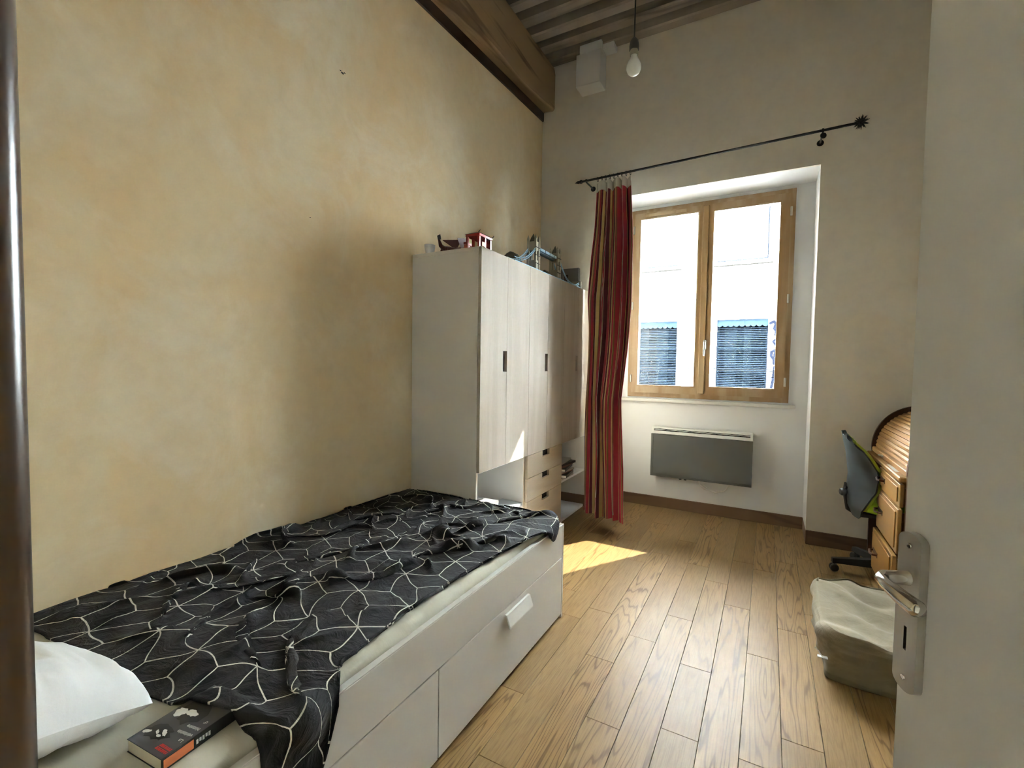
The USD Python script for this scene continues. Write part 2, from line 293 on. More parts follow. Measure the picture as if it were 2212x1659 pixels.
# ------------------------------------------------------------------ the room
WX, RX, YB, YN, YF, H = -1.904, 1.32, 3.958, 4.298, .02, 4.08     # left wall, right wall, window wall, niche back, door wall, boards
NX0, NX1, NZ = -1.27, .274, 2.711                                  # niche
WF = (-1.139, .145, .995, 2.68)                                    # window frame
YO = 4.50                                                          # outer face

fl = thing('floor', 'oak strip floor running from the doorway towards the window', 'floor', (0, 0, 0), kind='structure')
obj('subfloor', raw(WX-.1, RX+.1, -.14, YN+.02, -.06, -.0125), M['dark_gap'], fl)
joints = {-4: [2.153], -5: [1.91, 3.211], -2: [1.645, 2.052, 2.952], 1: [1.806], -7: [2.167], 0: [2.279, 1.641], -1: [2.697, 1.25], -3: [1.2, 3.148]}
rng = random.Random(3); PW = .1235
for k in range(-16, 12):
    x0, x1 = -.043+(k)*PW-.0005, -.043+(k+1)*PW-.0005
    x0, x1 = max(x0, WX), min(x1, RX)
    if x1-x0 < .01: continue
    js = list(joints.get(k, []))
    y = rng.uniform(.3, .9)
    while y < YN-.3:
        if all(abs(y-j) > .55 for j in js): js.append(y)
        y += rng.uniform(.7, 1.3)
    js = [-.10]+sorted(js)+[YN if NX0 < (x0+x1)/2 < NX1 else YB]
    for a, b in zip(js, js[1:]):
        obj('plank', bx(x0+.0006, x1-.0006, a+.0006, b-.0006, -.0125, rng.uniform(-.0003, .0002), .0010), M['oak_plank'], fl)

def extr(poly_holes, axis, a, b): return prism(poly_holes, axis, a, b)
wl = obj('wall_left', raw(WX-.12, WX, -.13, YB+.05, 0, H+.1), M['limewash_ochre'], kind='structure', label='ochre limewashed plaster wall behind the bed and the cabinets', cat='wall', smooth=False)
for a_, b_, r_ in ((1.655, 2.705, .010), (1.668, 2.712, .006), (1.643, 2.711, .006), (1.466, 1.943, .004)):
    obj('plaster_chip', hull([(WX+.0006*k, a_+r_*math.cos(t)*(1-.3*k), b_+.5*r_*math.sin(t)*(1-.3*k)) for k in (0, 1) for t in np.linspace(0, 5.5, 8)]), M['dark_gap'], wl, smooth=False)
wb = thing('wall_back', 'sand coloured limewashed wall with a white window niche', 'wall', (0, YB, 0), kind='structure')
outer = sbox(WX-.12, 0, RX+.12, H+.1); niche = sbox(NX0, -.01, NX1, NZ); hole = sbox(WF[0]+.01, WF[2]+.01, WF[1]-.01, WF[3]-.01)
obj('wall_face', prism(outer.difference(niche), 'y', YB, YB+.02), M['limewash_sand'], wb, smooth=False)
obj('niche_reveal', [prism(outer.difference(niche).buffer(0), 'y', YB+.0205, YN), ], M['white_plaster'], wb, smooth=False, label='white plaster niche around the window')
obj('niche_back', prism(outer.difference(hole), 'y', YN, YO), M['white_plaster'], wb, smooth=False, label='white plaster wall under and around the window')
obj('wall_right', raw(RX, RX+.12, -.13, YB+.05, 0, H+.1), M['limewash_sand'], kind='structure', label='sand coloured wall behind the roll-top desk, hidden by the open door', cat='wall', smooth=False)
DX0, DX1, DZ = -.401, .470, 2.30
dwall = sbox(WX-.12, 0, RX+.12, H+.1).difference(sbox(DX0-.03, -.01, DX1+.03, DZ))
obj('wall_front', prism(dwall, 'y', -.13, YF), M['limewash_ochre'], kind='structure', label='wall with the doorway the photo is taken from', cat='wall', smooth=False)
# hall behind the doorway; its skylight is added for soft fill light
hx_ = [raw(-1.2, 3.2, -1.9, -1.8, 0, 2.7), raw(-1.3, -1.2, -1.9, -.03, 0, 2.7), raw(3.2, 3.3, -1.9, -.03, 0, 2.7), prism(sbox(-1.3, -1.9, 3.3, -.13).difference(sbox(2.35, -.60, 3.1, -.20)), 'z', 2.7, 2.8), raw(-1.3, 3.3, -1.9, -.13, -.06, 0), raw(RX+.121, 3.3, -.13, -.03, 0, 2.8)]
obj('trim_2', hx_, M['hall_paint'], kind='structure', label='hall with a small skylight added for fill light behind the doorway, out of view', cat='hall', smooth=False)

# left jamb of the doorway: varnished post with a rounded, worn edge
tj = thing('trim_1', 'dark varnished wooden door post at the left edge of the photo', 'door frame', (DX0, 0, 0), kind='structure')
prof = []
xe = -.381
for t in np.linspace(0, np.pi/2, 7): prof.append((xe-.016+.016*math.sin(t)-.0, .088+.016*math.cos(t)))
prof = [(DX0-.10, -.13), (xe-.004, -.13), (xe-.004, .03), (xe, .036)]+prof[::-1]+[(DX0-.10, .104)]
obj('post', prism(Polygon(prof).buffer(0), 'z', 0, DZ+.03), M['frame_varnish'], tj, smooth=40)
obj('stop_bead', bx(xe-.006, xe+.0045, -.02, .004, 0, DZ, .003), M['frame_varnish'], tj)

# ceiling: boards, joists, wall beam
ce = thing('ceiling', 'dark old timber ceiling with close-set joists', 'ceiling', (0, 0, 4), kind='structure')
nb = 12
for k in range(nb):
    xa, xb = WX+(RX-WX)*k/nb, WX+(RX-WX)*(k+1)/nb
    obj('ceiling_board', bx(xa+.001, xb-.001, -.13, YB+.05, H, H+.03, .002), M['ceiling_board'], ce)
y = YB-.055; k = 0
while y > 0:
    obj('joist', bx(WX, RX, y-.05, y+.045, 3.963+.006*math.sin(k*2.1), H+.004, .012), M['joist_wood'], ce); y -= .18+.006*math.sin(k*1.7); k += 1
def beam():
    n = 40; ys = np.linspace(.02, YB, n); V = []
    for i, yy in enumerate(ys):
        zw = 3.509+(yy-3.931)*.0555; wob = .006*math.sin(yy*5.1)+.004*math.sin(yy*13)
        zs = zw+.085; za = 3.527+max(0, (yy-3.42))*.11+wob
        V += [(WX, yy, zs-.01), (WX+.030, yy, zs), (WX+.105, yy, za-.012), (WX+.118, yy, za+.006), (WX+.118+.003*math.sin(yy*7), yy, 3.90), (WX+.108, yy, 3.965), (WX, yy, 3.97)]
    m = 7; F = []
    for i in range(n-1):
        for j in range(m): a, b = i*m+j, i*m+(j+1) % m; F += [(a, b, b+m), (a, b+m, a+m)]
    for j in range(1, m-1): F += [(0, j+1, j), ((n-1)*m, (n-1)*m+j, (n-1)*m+j+1)]
    t = trimesh.Trimesh(V, F, process=False); trimesh.repair.fix_normals(t); return t
bm = obj('beam', beam(), M['old_beam'], ce, smooth=25, label='heavy brown wall beam along the left wall')
sp = np.linspace(.02, YB, 30); V = []
for yy in sp:
    zw = 3.509+(yy-3.931)*.0555; V += [(WX, yy, zw), (WX+.012, yy, zw+.003), (WX+.012, yy, zw+.09), (WX, yy, zw+.09)]
F = []
for i in range(29):
    for j in range(4): a, b = i*4+j, i*4+(j+1) % 4; F += [(a, b, b+4), (a, b+4, a+4)]
F += [(0, 2, 1), (0, 3, 2), (116, 117, 118), (116, 118, 119)]
t = trimesh.Trimesh(V, F, process=False); trimesh.repair.fix_normals(t)
obj('wall_plate', t, M['frame_varnish'], bm, smooth=False, label='darker board under the beam')

# skirting
bs = thing('baseboard_back', 'brown wooden skirting board under the window and along the window wall', 'skirting', (0, YB, 0), kind='structure')
obj('board', bx(NX0, NX1, YN-.016, YN, 0, .095, .003), M['skirting_wood'], bs)
obj('board', bx(NX1-.0005, NX1+.015, YB-.016, YN-.001, 0, .098, .003), M['skirting_wood'], bs)
obj('board', bx(NX1-.001, RX, YB-.016, YB, 0, .100, .003), M['skirting_wood'], bs)
obj('board', bx(WX, NX0, YB-.016, YB, 0, .100, .003), M['skirting_wood'], bs)
obj('baseboard_left', bx(WX, WX+.016, YF, 2.16, 0, .1, .003), M['skirting_wood'], kind='structure', label='brown skirting board behind the bed', cat='skirting')

# window
wi = thing('window_1', 'oak framed double casement window over a narrow street', 'window', (-.5, YN, 1), kind='structure')
x0, x1, z0, z1 = WF; YW0, YW1 = YN-.015, YN+.055
fr = sbox(x0, z0, x1, z1).difference(sbox(x0+.045, z0+.05, x1-.045, z1-.05))
obj('frame', prism(fr, 'y', YW0, YW1), M['window_oak'], wi)
def sash(xa, xb, ga, gb, gz0, gz1):
    za, zb = z0+.038, z1-.038
    s = obj('sash', [prism(sbox(xa, za, xb, zb).difference(sbox(ga, gz0, gb, gz1)), 'y', YW0-.022, YW1-.02),
                     ], M['window_oak'], wi)
    obj('pane', raw(ga-.004, gb+.004, YW0+.012, YW0+.016, gz0-.004, gz1+.004), M['glass_pane'], s, smooth=False)
    bd = sbox(ga-.012, gz0-.012, gb+.012, gz1+.012).difference(sbox(ga, gz0, gb, gz1))
    obj('glazing_bead', prism(bd, 'y', YW0-.026, YW0-.0225), M['window_oak'], s)
    return s
sl = sash(x0+.036, -.506, -1.048, -.566, 1.103, 2.585)
sr = sash(-.502, x1-.036, -.441, .041, 1.106, 2.578)
for s, hx in ((sl, x0+.030), (sr, x1-.030)):
    for hz in (1.16, 1.82, 2.50):
        obj('hinge', lathe([(0, -.035), (.008, -.035), (.009, -.03), (.009, .03), (.008, .035), (0, .035)], 12, (hx, YW0-.020, hz)), M['brushed_steel'], s)
obj('astragal', bx(-.530, -.478, YW0-.036, YW0-.0225, z0+.045, z1-.045, .008), M['window_oak'], sr)
hd = obj('window_handle', [bx(-.497, -.467, YW0-.046, YW0-.036, 1.42, 1.50, .004)], M['chrome'], sr, label='chrome window handle')
obj('lever', tube([(-.482, YW0-.045, 1.495), (-.482, YW0-.075, 1.495), (-.482, YW0-.085, 1.48), (-.483, YW0-.085, 1.40), (-.484, YW0-.082, 1.365)], [.008, .008, .009, .009, .007], 12), M['chrome'], hd)
obj('vent_trim', bx(-1.02, -.66, YW0-.026, YW0-.022, 2.605, 2.632, .002), M['window_oak'], sl)
obj('sill', bx(-1.262, .194, YN-.042, YN+.002, .952, .981, .004), M['white_lacquer'], wi, label='white painted window sill')

# ------------------------------------------------------------------ the street
YS = 10.5
bd = thing('building', 'pale rendered house front across the street, seen through the window', 'building', (-1, YS, -3))
holes = []
WL = dict(lower_right=(-.970, -.035, .60, 2.255), lower_left=(-2.69, -1.755, .60, 2.255), upper_right=(-1.005, -.075, 3.44, 5.0), upper_left=(-2.71, -1.78, 3.44, 5.0))
for a in WL.values(): holes.append(sbox(a[0], a[2], a[1], a[3]))
fac = unary_union([sbox(-14, -3, 14, 7.25), sbox(-14, -3, 2.8, 11.2), sbox(4.5, -3, 14, 11.2)]).difference(unary_union(holes))  # roofline out of view, shaped to block sky and let the sun through
obj('facade', prism(fac.difference(sbox(-15, -4, 15, .35)), 'y', YS, YS+.35), M['facade_cream'], bd, smooth=False)
obj('ground_floor', raw(-14, 14, YS-.02, YS+.35, -3, .345), M['ground_floor_dark'], bd, smooth=False, label='unseen ground floor, made dark to cut light on the upper wall')  # unseen storey, darkened to weaken the light rising onto the left wall
obj('back_wall', raw(-14, 14, YS+.36, YS+.6, -3, 7.25), M['room_glass'], bd, smooth=False)
obj('eaves', bx(2.92, 4.38, YS-.1, YS+.5, 7.25, 7.32, .01), M['facade_white'], bd)
obj('eaves', bx(4.4, 14, YS-.35, YS+.5, 11.2, 11.35, .01), M['facade_white'], bd)
obj('eaves', bx(-14, 2.9, YS-.35, YS+.5, 11.2, 11.35, .01), M['facade_white'], bd)
for nm, (a, b, c, d) in WL.items():
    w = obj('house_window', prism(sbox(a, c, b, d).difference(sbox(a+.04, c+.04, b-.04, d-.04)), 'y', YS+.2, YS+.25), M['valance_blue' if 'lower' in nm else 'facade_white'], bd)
    obj('house_pane', raw(a+.03, b-.03, YS+.22, YS+.23, c+.03, d-.03), M['room_glass' if 'lower' in nm else 'facade_white'], w, smooth=False)
    if 'lower' in nm:
        dr = [(a+.14, a+.37), (a+.50, a+.64)] if 'right' in nm else [(a+.05, a+.30), (a+.47, a+.72)]
        for p, q in dr: obj('drape', raw(p, q, YS+.19, YS+.205, c, d), M['room_drape'], w, smooth=False)
        n = int((d-.14-c)/.036); sl_ = [raw(a+.015, b-.015, YS+.10, YS+.118, c+.036*i, c+.036*i+.016) for i in range(n)]
        for cz in (1.67, 1.24): sl_.append(raw(a+.01, b-.01, YS+.095, YS+.115, cz, cz+.022))
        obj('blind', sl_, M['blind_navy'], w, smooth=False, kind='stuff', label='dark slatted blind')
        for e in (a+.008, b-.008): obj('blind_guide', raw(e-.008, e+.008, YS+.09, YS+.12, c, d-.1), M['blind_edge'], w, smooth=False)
        ns = 9; pts = [(a, d), (b, d)]; wd = (b-a)/ns
        for i in range(ns):
            for t in np.linspace(0, 1, 9): pts.append((b-wd*(i+t), d-.115-.035*math.sin(math.pi*t)))
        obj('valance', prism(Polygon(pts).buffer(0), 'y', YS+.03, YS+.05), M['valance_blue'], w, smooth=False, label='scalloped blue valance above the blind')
    else:
        n = 34; obj('blind', [raw(a+.02, b-.02, YS+.10, YS+.12, c+.03+.045*i, c+.03+.045*i+.04) for i in range(n)], M['blind_white'], w, smooth=False, kind='stuff', label='pale slatted blind')
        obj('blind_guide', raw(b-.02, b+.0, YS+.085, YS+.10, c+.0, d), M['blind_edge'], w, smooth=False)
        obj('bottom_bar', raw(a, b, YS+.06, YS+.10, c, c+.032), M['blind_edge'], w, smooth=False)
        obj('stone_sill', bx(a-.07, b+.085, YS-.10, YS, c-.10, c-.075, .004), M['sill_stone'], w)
for dz in (0, .035):
    obj('wire', tube([(-14+i*2, YS-.03, 1.205+dz+.012*math.sin(i*2.2)) for i in range(15)], .006, 6), M['wire_black'], bd)
def stroke(pts, w):
    return prism(LineString(pts).buffer(w), 'y', YS-.012, YS)
for pts, w in (([(.00, 2.16), (.06, 2.19), (.10, 2.14), (.07, 2.06), (.11, 2.00), (.10, 1.93)], .027), ([(.13, 1.87), (.06, 1.80), (.12, 1.70)], .020),
               ([(.10, 1.63), (.04, 1.60), (.03, 1.52), (.08, 1.45), (.09, 1.36), (.10, 1.58)], .025), ([(.10, 1.30), (.09, 1.18), (.08, 1.05), (.06, .92), (.04, .85)], .025), ([(.04, 1.08), (.08, 1.10)], .010)):
    obj('lettering', stroke(pts, w), M['sign_black'], bd, smooth=False, label='black brush-like lettering on the house front')
obj('street', raw(-14, 14, YO, YS+1, -3.1, -3.0), M['asphalt'], kind='structure', label='street below the window, out of view', cat='street', smooth=False)
obj('house', [raw(-14, 14, -2, YO, -3, -.07), raw(-14, 14, .02, YO, H+.12, 10.5), raw(-14, WX-.13, -2, YO, -.069, H+.119), raw(RX+.13, 14, -.02, YO, -.069, H+.119)], M['facade_cream'], kind='structure', label='rest of the house around the room, out of view', cat='house', smooth=False)  # upper storeys out of view, added to shade the facade opposite

# ------------------------------------------------------------------ cabinets along the left wall
XF = -1.404; XB = WX+.006; CY = [2.172+.6*i for i in range(4)]; CH = 1.92; DB = .655
def front_panel(y0, y1, z0, z1, cuts, th=.018):
    p = sbox(y0, z0, y1, z1)
    for c in cuts: p = p.difference(sbox(*c))
    return prism(p, 'x', XF-th, XF)
def cabinet(i, label):
    y0, y1 = CY[i], CY[i+1]; c = thing('wardrobe_cabinet', label, 'cabinet', (XF-.25, (y0+y1)/2, 0), group='tall cabinets along the left wall')
    xs = XF-.020
    for a, b in ((y0+.0008, y0+.018), (y1-.018, y1-.0008)):
        obj('side_panel', bx(XB, xs, a, b, 0, CH-.022, .0015), M['white_panel'], c)
    obj('top_panel', bx(XB, xs, y0+.0008, y1-.0008, CH-.0215, CH, .0015), M['white_panel'], c)
    obj('back_panel', raw(XB, XB+.004, y0+.018, y1-.018, .03, CH-.022), M['white_inner'], c)
    obj('bottom_panel', bx(XB+.004, xs-.004, y0+.018, y1-.018, 0, .022, .001), M['white_inner'], c)
    ym = (y0+y1)/2; hz = (1.225, 1.350)
    for k, (a, b) in enumerate(((y0+.0018, ym-.0012), (ym+.0012, y1-.0018))):
        d = obj('cabinet_door', front_panel(a, b, DB, CH-.002, [(ym-.046, hz[0], ym, hz[1])] if k == 0 else []), M['birch_front'], c)
        if k == 0:
            obj('finger_slot', raw(XF-.055, XF-.021, ym-.05, ym+.002, hz[0]-.004, hz[1]+.004), M['charcoal_slot'], d, smooth=False)
    obj('mid_panel', bx(XB+.004, xs-.002, y0+.018, y1-.018, DB-.012, DB+.006, .001), M['white_inner'], c)
    return c
c1 = cabinet(0, 'tall cabinet nearest the bed, sun triangle on its pale wood door')
obj('shelf', bx(XB+.004, XF-.024, CY[0]+.018, CY[1]-.018, .312, .330, .001), M['white_inner'], c1)
c2 = cabinet(1, 'middle tall cabinet, with three wooden drawers below its doors')
for a, b in ((.497, .652), (.337, .493), (.022, .333)):
    ym = (CY[1]+CY[2])/2
    d = obj('drawer', front_panel(CY[1]+.002, CY[2]-.002, a, b, [(ym-.060, b-.042, ym+.060, b+.01)]), M['birch_drawer'], c2)
    obj('drawer_slot', raw(XF-.060, XF-.0185, ym-.064, ym+.064, b-.046, b-.001), M['charcoal_slot'], d, smooth=False)
    obj('drawer_box', [raw(XF-.44, XF-.0185, CY[1]+.03, CY[1]+.042, a+.01, b-.05), raw(XF-.44, XF-.0185, CY[2]-.042, CY[2]-.03, a+.01, b-.05), raw(XF-.44, XF-.0185, CY[1]+.03, CY[2]-.03, a+.005, a+.015)], M['white_inner'], d, smooth=False)
c3 = cabinet(2, 'tall cabinet farthest from the bed, half behind the curtain, open shelves below')
obj('shelf', bx(XB+.004, XF-.024, CY[2]+.018, CY[3]-.018, .323, .341, .001), M['white_inner'], c3)

def book(x, y, z, w, l, h, deg, cover, label, group='books on the shelf beside the bed', name='book', edge=None):
    b = thing(name, label, 'book', (x, y, z), group=group); cc = []
    m1 = [raw(-w/2, w/2, -l/2, l/2, 0, .0015), raw(-w/2, w/2, -l/2, l/2, h-.0015, h), raw(w/2-.0015, w/2, -l/2, l/2, 0, h)]
    pg = raw(-w/2+.003, w/2-.002, -l/2+.003, l/2-.003, .0016, h-.0016)
    R = trimesh.transformations.rotation_matrix(math.radians(deg), (0, 0, 1))
    for q in m1+[pg]: q.apply_transform(R); q.apply_translation((x, y, z))
    obj('cover', m1, M[cover], b, smooth=False); obj('pages', pg, M[edge or 'paper'], b, smooth=False)
    return b
zz = .330
book(-1.515, 2.36, zz, .19, .27, .022, 4, 'clear_case', 'grey flat book at the bottom of the stack on the shelf beside the bed'); zz += .0225
book(-1.525, 2.345, zz, .17, .24, .03, -6, 'magazine_pale', 'pale book in the middle of the stack on the shelf beside the bed'); zz += .0305
book(-1.520, 2.37, zz, .15, .21, .016, 8, 'puzzle_blue', 'light blue book under the top one on the shelf beside the bed'); zz += .0165
book(-1.530, 2.36, zz, .17, .22, .02, 3, 'puzzle_grey', 'grey book on top of the stack on the shelf beside the bed')
book(-1.500, 2.62, .330, .16, .21, .018, -4, 'clear_case', 'flat pale case lying alone on the shelf beside the bed')
zz = .341
covers = ['magazine_pale', 'magazine_dark', 'magazine_red', 'magazine_pale', 'magazine_dark', 'magazine_red', 'magazine_dark', 'magazine_pale']
names = ['pale magazine at the bottom of the stack in the far cabinet', 'dark magazine second from the bottom in the far cabinet', 'reddish magazine third from the bottom in the far cabinet', 'pale magazine in the middle of the stack in the far cabinet', 'dark magazine above the middle pale one in the far cabinet', 'reddish magazine near the top of the stack in the far cabinet', 'dark magazine just under the top one in the far cabinet', 'pale magazine on top of the stack in the far cabinet']
for i in range(8):
    h = (.014, .022, .018, .012, .02, .024, .018, .012)[i]
    book(-1.53+.012*math.sin(i*2.3), 3.56+.02*math.sin(i*1.7), zz, .20, .27-.01*(i % 3), h, 9*math.sin(i*1.9), covers[i], names[i], name='magazine', group='magazines stacked in the far cabinet'); zz += h+.0004

# ------------------------------------------------------------------ bed
BX, BY0, BY1, BZ = -.874, .10, 2.143, .472
be = thing('day_bed', 'white day bed with two deep front drawers along the left wall', 'bed', (-1.4, 1.12, 0))
obj('front_rail', bx(BX-.018, BX, BY0, BY1-.017, .312, BZ, .0015), M['white_lacquer'], be)
obj('rail_cap', bx(BX-.021, BX-.0005, BY0, BY1-.001, BZ+.0003, BZ+.004, .001), M['white_lacquer'], be)
obj('end_panel', bx(WX+.004, BX+.001, BY1-.0155, BY1, .0, BZ, .0015), M['white_lacquer'], be)
obj('head_panel', bx(WX+.004, BX-.0195, BY0-.016, BY0-.001, .0, BZ, .0015), M['white_lacquer'], be)
obj('back_rail', bx(WX+.004, WX+.022, BY0, BY1-.017, .0, BZ, .0015), M['white_lacquer'], be)
obj('slat_base', bx(WX+.024, BX-.019, BY0, BY1-.017, .27, .30, .001), M['white_lacquer'], be)
for a, b in ((1.1375, BY1-.0175), (BY0, 1.1335)):
    d = obj('bed_drawer', bx(BX-.018, BX, a, b, .018, .3085, .0015), M['white_lacquer'], be)
    yc = (a+b)/2+.02
    hp = [(BX-.001, .2865), (BX+.010, .2865), (BX+.026, .242), (BX+.026, .236), (BX+.022, .236), (BX+.006, .281), (BX-.001, .281)]
    obj('drawer_handle', prism(Polygon(hp), 'y', yc-.10, yc+.10), M['white_panel'], d, smooth=False)
    obj('drawer_body', raw(BX-.80, BX-.0185, a+.03, b-.03, .03, .22), M['white_inner'], d, smooth=False)
obj('foot', [raw(BX-.05, BX-.012, BY1-.06, BY1-.02, 0, .017)], M['black_plastic'], be, smooth=False)

# mattress under a cream fitted sheet
def mattress():
    n, m = 46, 90; xa, xb, ya, yb, zt = WX+.026, BX-.0235, BY0+.002, BY1-.019, .494
    u = np.linspace(0, 1, n); v = np.linspace(0, 1, m); U, Vv = np.meshgrid(u, v, indexing='ij')
    X = xa+(xb-xa)*U; Y = ya+(yb-ya)*Vv
    e = np.minimum(np.minimum(X-xa, xb-X), np.minimum(Y-ya, yb-Y))
    Z = zt-.035*(1-np.sqrt(np.clip(1-(1-np.clip(e/.05, 0, 1))**2, 0, 1)))
    pts = np.stack([X*3, Y*7, Z*0], -1); Z += .010*(meshkit.fbm(pts, 3, 4)-.5)*sstep(e, 0, .05)
    d = X-(xb-.05)                                             # soft ridge at the front edge by the book
    Z += .014*np.exp(-((X+.90-(Y-.45)*.08)/.035)**2)*sstep(Y, .7, .35)
    Z += .006*np.sin(Y*46+X*60+3*np.sin(Y*7))*sstep(X, xb-.13, xb-.03)*sstep(e, .0, .012)
    P = np.stack([X, Y, Z], -1)
    return sheet(P, .16)
def mat_mesh():
    (V, F) = mattress(); V = V.copy(); k = len(V)//2; V[k:, 2] = .302; V[k:, :2] = V[:k, :2]; return V, F
obj('mattress', mat_mesh(), M['sheet_cream'], smooth=True, label='mattress under a cream fitted sheet, showing beside the black duvet', cat='mattress')

# duvet: a cloth longer than its outline, settled onto the bed by a short simulation
def duvet():
    rs = np.random.RandomState(11)
    ni, nj = 104, 170
    ys = [.46, .50, .55, .62, .68, .73, .80, .97, 1.1, 1.35, 1.6, 1.75, 1.85, 1.93, 2.0, 2.06, 2.11, 2.16]
    xs = [-.80, -.765, -.735, -.73, -.775, -.865, -.930, -.940, -.955, -.950, -.930, -.908, -.893, -.872, -.856, -.872, -.945, -1.16]
    s = np.linspace(0, 1, nj)
    yh = lambda x: np.interp(x, [-1.9, -1.44, -1.32, -1.21, -1.06, -.98, -.9, -.72], [.45, .506, .497, .503, .528, .548, .552, .55])
    t = np.linspace(0, 1, ni); T, S = np.meshgrid(t, s, indexing='ij')
    Y = .5+(2.16-.5)*S
    for _ in range(8):
        X = (WX+.010)+(np.interp(Y, ys, xs)-(WX+.010))*T; h = yh(X); Y = h+(2.155-h)*S
    Y -= .10*sstep(T, .75, 1)*sstep(S, .93, 1)*0
    top = .4965
    puff = lambda x, y: .012+.052*np.clip(meshkit.fbm(np.stack([x*4.2, y*2.6, x*0], -1), 3, 8), .25, .9)
    edge = np.minimum(np.minimum(T*ni, (1-T)*ni)/14, np.minimum(S*nj, (1-S)*nj)/14); ek = sstep(edge, 0, 1)
    xe = BX+.006; over = np.clip(X-xe, 0, None)
    P = np.stack([np.where(over > 0, xe+.004+.1*over, X), Y, np.where(over > 0, .488-over, top+.02)], -1)
    P[..., 2] += (puff(X, Y))*ek*(over == 0)
    P[..., 2] += .012*(meshkit.fbm(np.stack([X*9, Y*7, X*0], -1), 3, 5)-.5)*(over == 0)
    ridges = [([(-.99, 2.02), (-1.16, 1.74), (-1.33, 1.38), (-1.52, 1.05), (-1.72, .86)], .055, .030), ([(-.90, 1.90), (-1.02, 1.60), (-1.16, 1.30), (-1.36, 1.02), (-1.60, .80)], .062, .027), ([(-.95, 1.66), (-1.06, 1.38), (-1.24, 1.10), (-1.44, .86)], .042, .024),
              ([(-1.78, 1.20), (-1.68, 1.42), (-1.58, 1.68), (-1.40, 1.86)], .055, .032), ([(-1.88, 1.20), (-1.80, 1.30), (-1.76, 1.42)], .065, .032), ([(-.985, .72), (-1.03, .92), (-1.02, 1.10)], .045, .026), ([(-1.66, 1.92), (-1.45, 2.02), (-1.22, 2.04)], .045, .035),
              ([(-.95, .66), (-1.02, .80), (-1.12, .90)], .035, .022), ([(-1.55, 1.55), (-1.42, 1.72), (-1.36, 1.90)], .045, .024), ([(-1.30, 1.62), (-1.18, 1.86)], .035, .022), ([(-1.20, .70), (-1.32, .86), (-1.36, 1.0)], .028, .03), ([(-1.62, .62), (-1.45, .72), (-1.25, .72)], .025, .035), ([(-1.74, 1.62), (-1.66, 1.86)], .04, .026)]
    for line, hgt, wd in ridges:
        L = LineString(line); A = np.array([np.array(L.interpolate(q, True).coords[0]) for q in np.linspace(0, 1, 40)])
        d = np.min(np.hypot(X[..., None]-A[:, 0], Y[..., None]-A[:, 1]), -1); P[..., 2] += 1.3*hgt*np.exp(-(d/wd)**2)*(over == 0)
    # rest lengths: extra cloth is gathered along the ridges
    gath = np.zeros((ni, nj))
    for line, hgt, wd in ridges:
        L = LineString(line); A = np.array([np.array(L.interpolate(q, True).coords[0]) for q in np.linspace(0, 1, 40)])
        d = np.min(np.hypot(X[..., None]-A[:, 0], Y[..., None]-A[:, 1]), -1); gath = np.maximum(gath, hgt/.05*np.exp(-(d/(wd*1.6))**2))
    def nz(k, sc): return meshkit.fbm(np.stack([X*sc, Y*sc, X*0+k], -1), 2, k)
    cx = 1.0+(.08+.17*nz(3, 3)+.46*gath)*(.25+.75*ek); cy = 1.0+(.05+.18*nz(6, 3)+.10*gath)*(.10+.90*ek)
    flat = np.stack([X, Y], -1)
    near = {}
    def cons(di, dj, f):
        a = (slice(0, ni-di), slice(0, nj-dj) if dj >= 0 else slice(-dj, nj)); b = (slice(di, ni), slice(dj, nj) if dj >= 0 else slice(0, nj+dj))
        d = flat[b]-flat[a]; ca = cx[a], cy[a]
        # 2-D cloth metric, plus the hanging part which is unstretched
        rest = np.sqrt((d[..., 0]*ca[0])**2+(d[..., 1]*ca[1])**2)
        return a, b, rest, f
    C = [cons(1, 0, .5), cons(0, 1, .5), cons(1, 1, .22), cons(1, -1, .22), cons(3, 0, .10), cons(0, 3, .10), cons(6, 0, .03), cons(0, 6, .03)]
    Q = P.copy(); P0 = P.copy()
    rim = np.zeros((ni, nj), bool); rim[0] = rim[-1] = True; rim[:, 0] = rim[:, -1] = True
    g = 1.6e-4
    bkz = .030*sstep(X, -1.10, -1.085)*sstep(-X, .955, .970)*sstep(-Y, -.602, -.588)
    gr = top+.008+bkz+.048*np.clip(meshkit.fbm(np.stack([X*5, Y*3.4, X*0], -1), 3, 21)-.28, 0, 1)*ek
    for it in range(420):
        v = (P-Q)*.90; v[..., :2] *= .8; Q = P.copy(); P = P+v; P[..., 2] -= g
        for a, b, rest, f in C:
            d = P[b]-P[a]; L = np.linalg.norm(d, axis=-1); k = f*(1-rest/np.maximum(L, 1e-9)); 
            if rest.max() > .05: k = np.minimum(k, 0)*.6+np.maximum(k, 0)*.2
            c = (.5*k)[..., None]*d
            P[a] += c; P[b] -= c
        P[..., :2][rim] += (P0[..., :2][rim]-P[..., :2][rim])*.6
        inside = P[..., 0] < xe
        lo = np.where(over > 0, .484, gr)
        up = inside & (P[..., 2] < lo)
        side = up & (lo-P[..., 2] > xe-P[..., 0]+.002) & (P[..., 0] > xe-.03)
        P[..., 2] = np.where(up & ~side, lo, P[..., 2]); P[..., 0] = np.where(side, xe+.001, P[..., 0])
        P[..., 0] = np.maximum(P[..., 0], WX+.006); P[..., 1] = np.minimum(P[..., 1], 2.162)
        if it % 40 == 0 and it < 260: P[..., 2] += .0015*rs.rand(ni, nj)*(over == 0)
    # smooth a touch
    for _ in range(2):
        Z = P.copy(); Z[1:-1, 1:-1] = .5*P[1:-1, 1:-1]+.125*(P[:-2, 1:-1]+P[2:, 1:-1]+P[1:-1, :-2]+P[1:-1, 2:]); P = Z
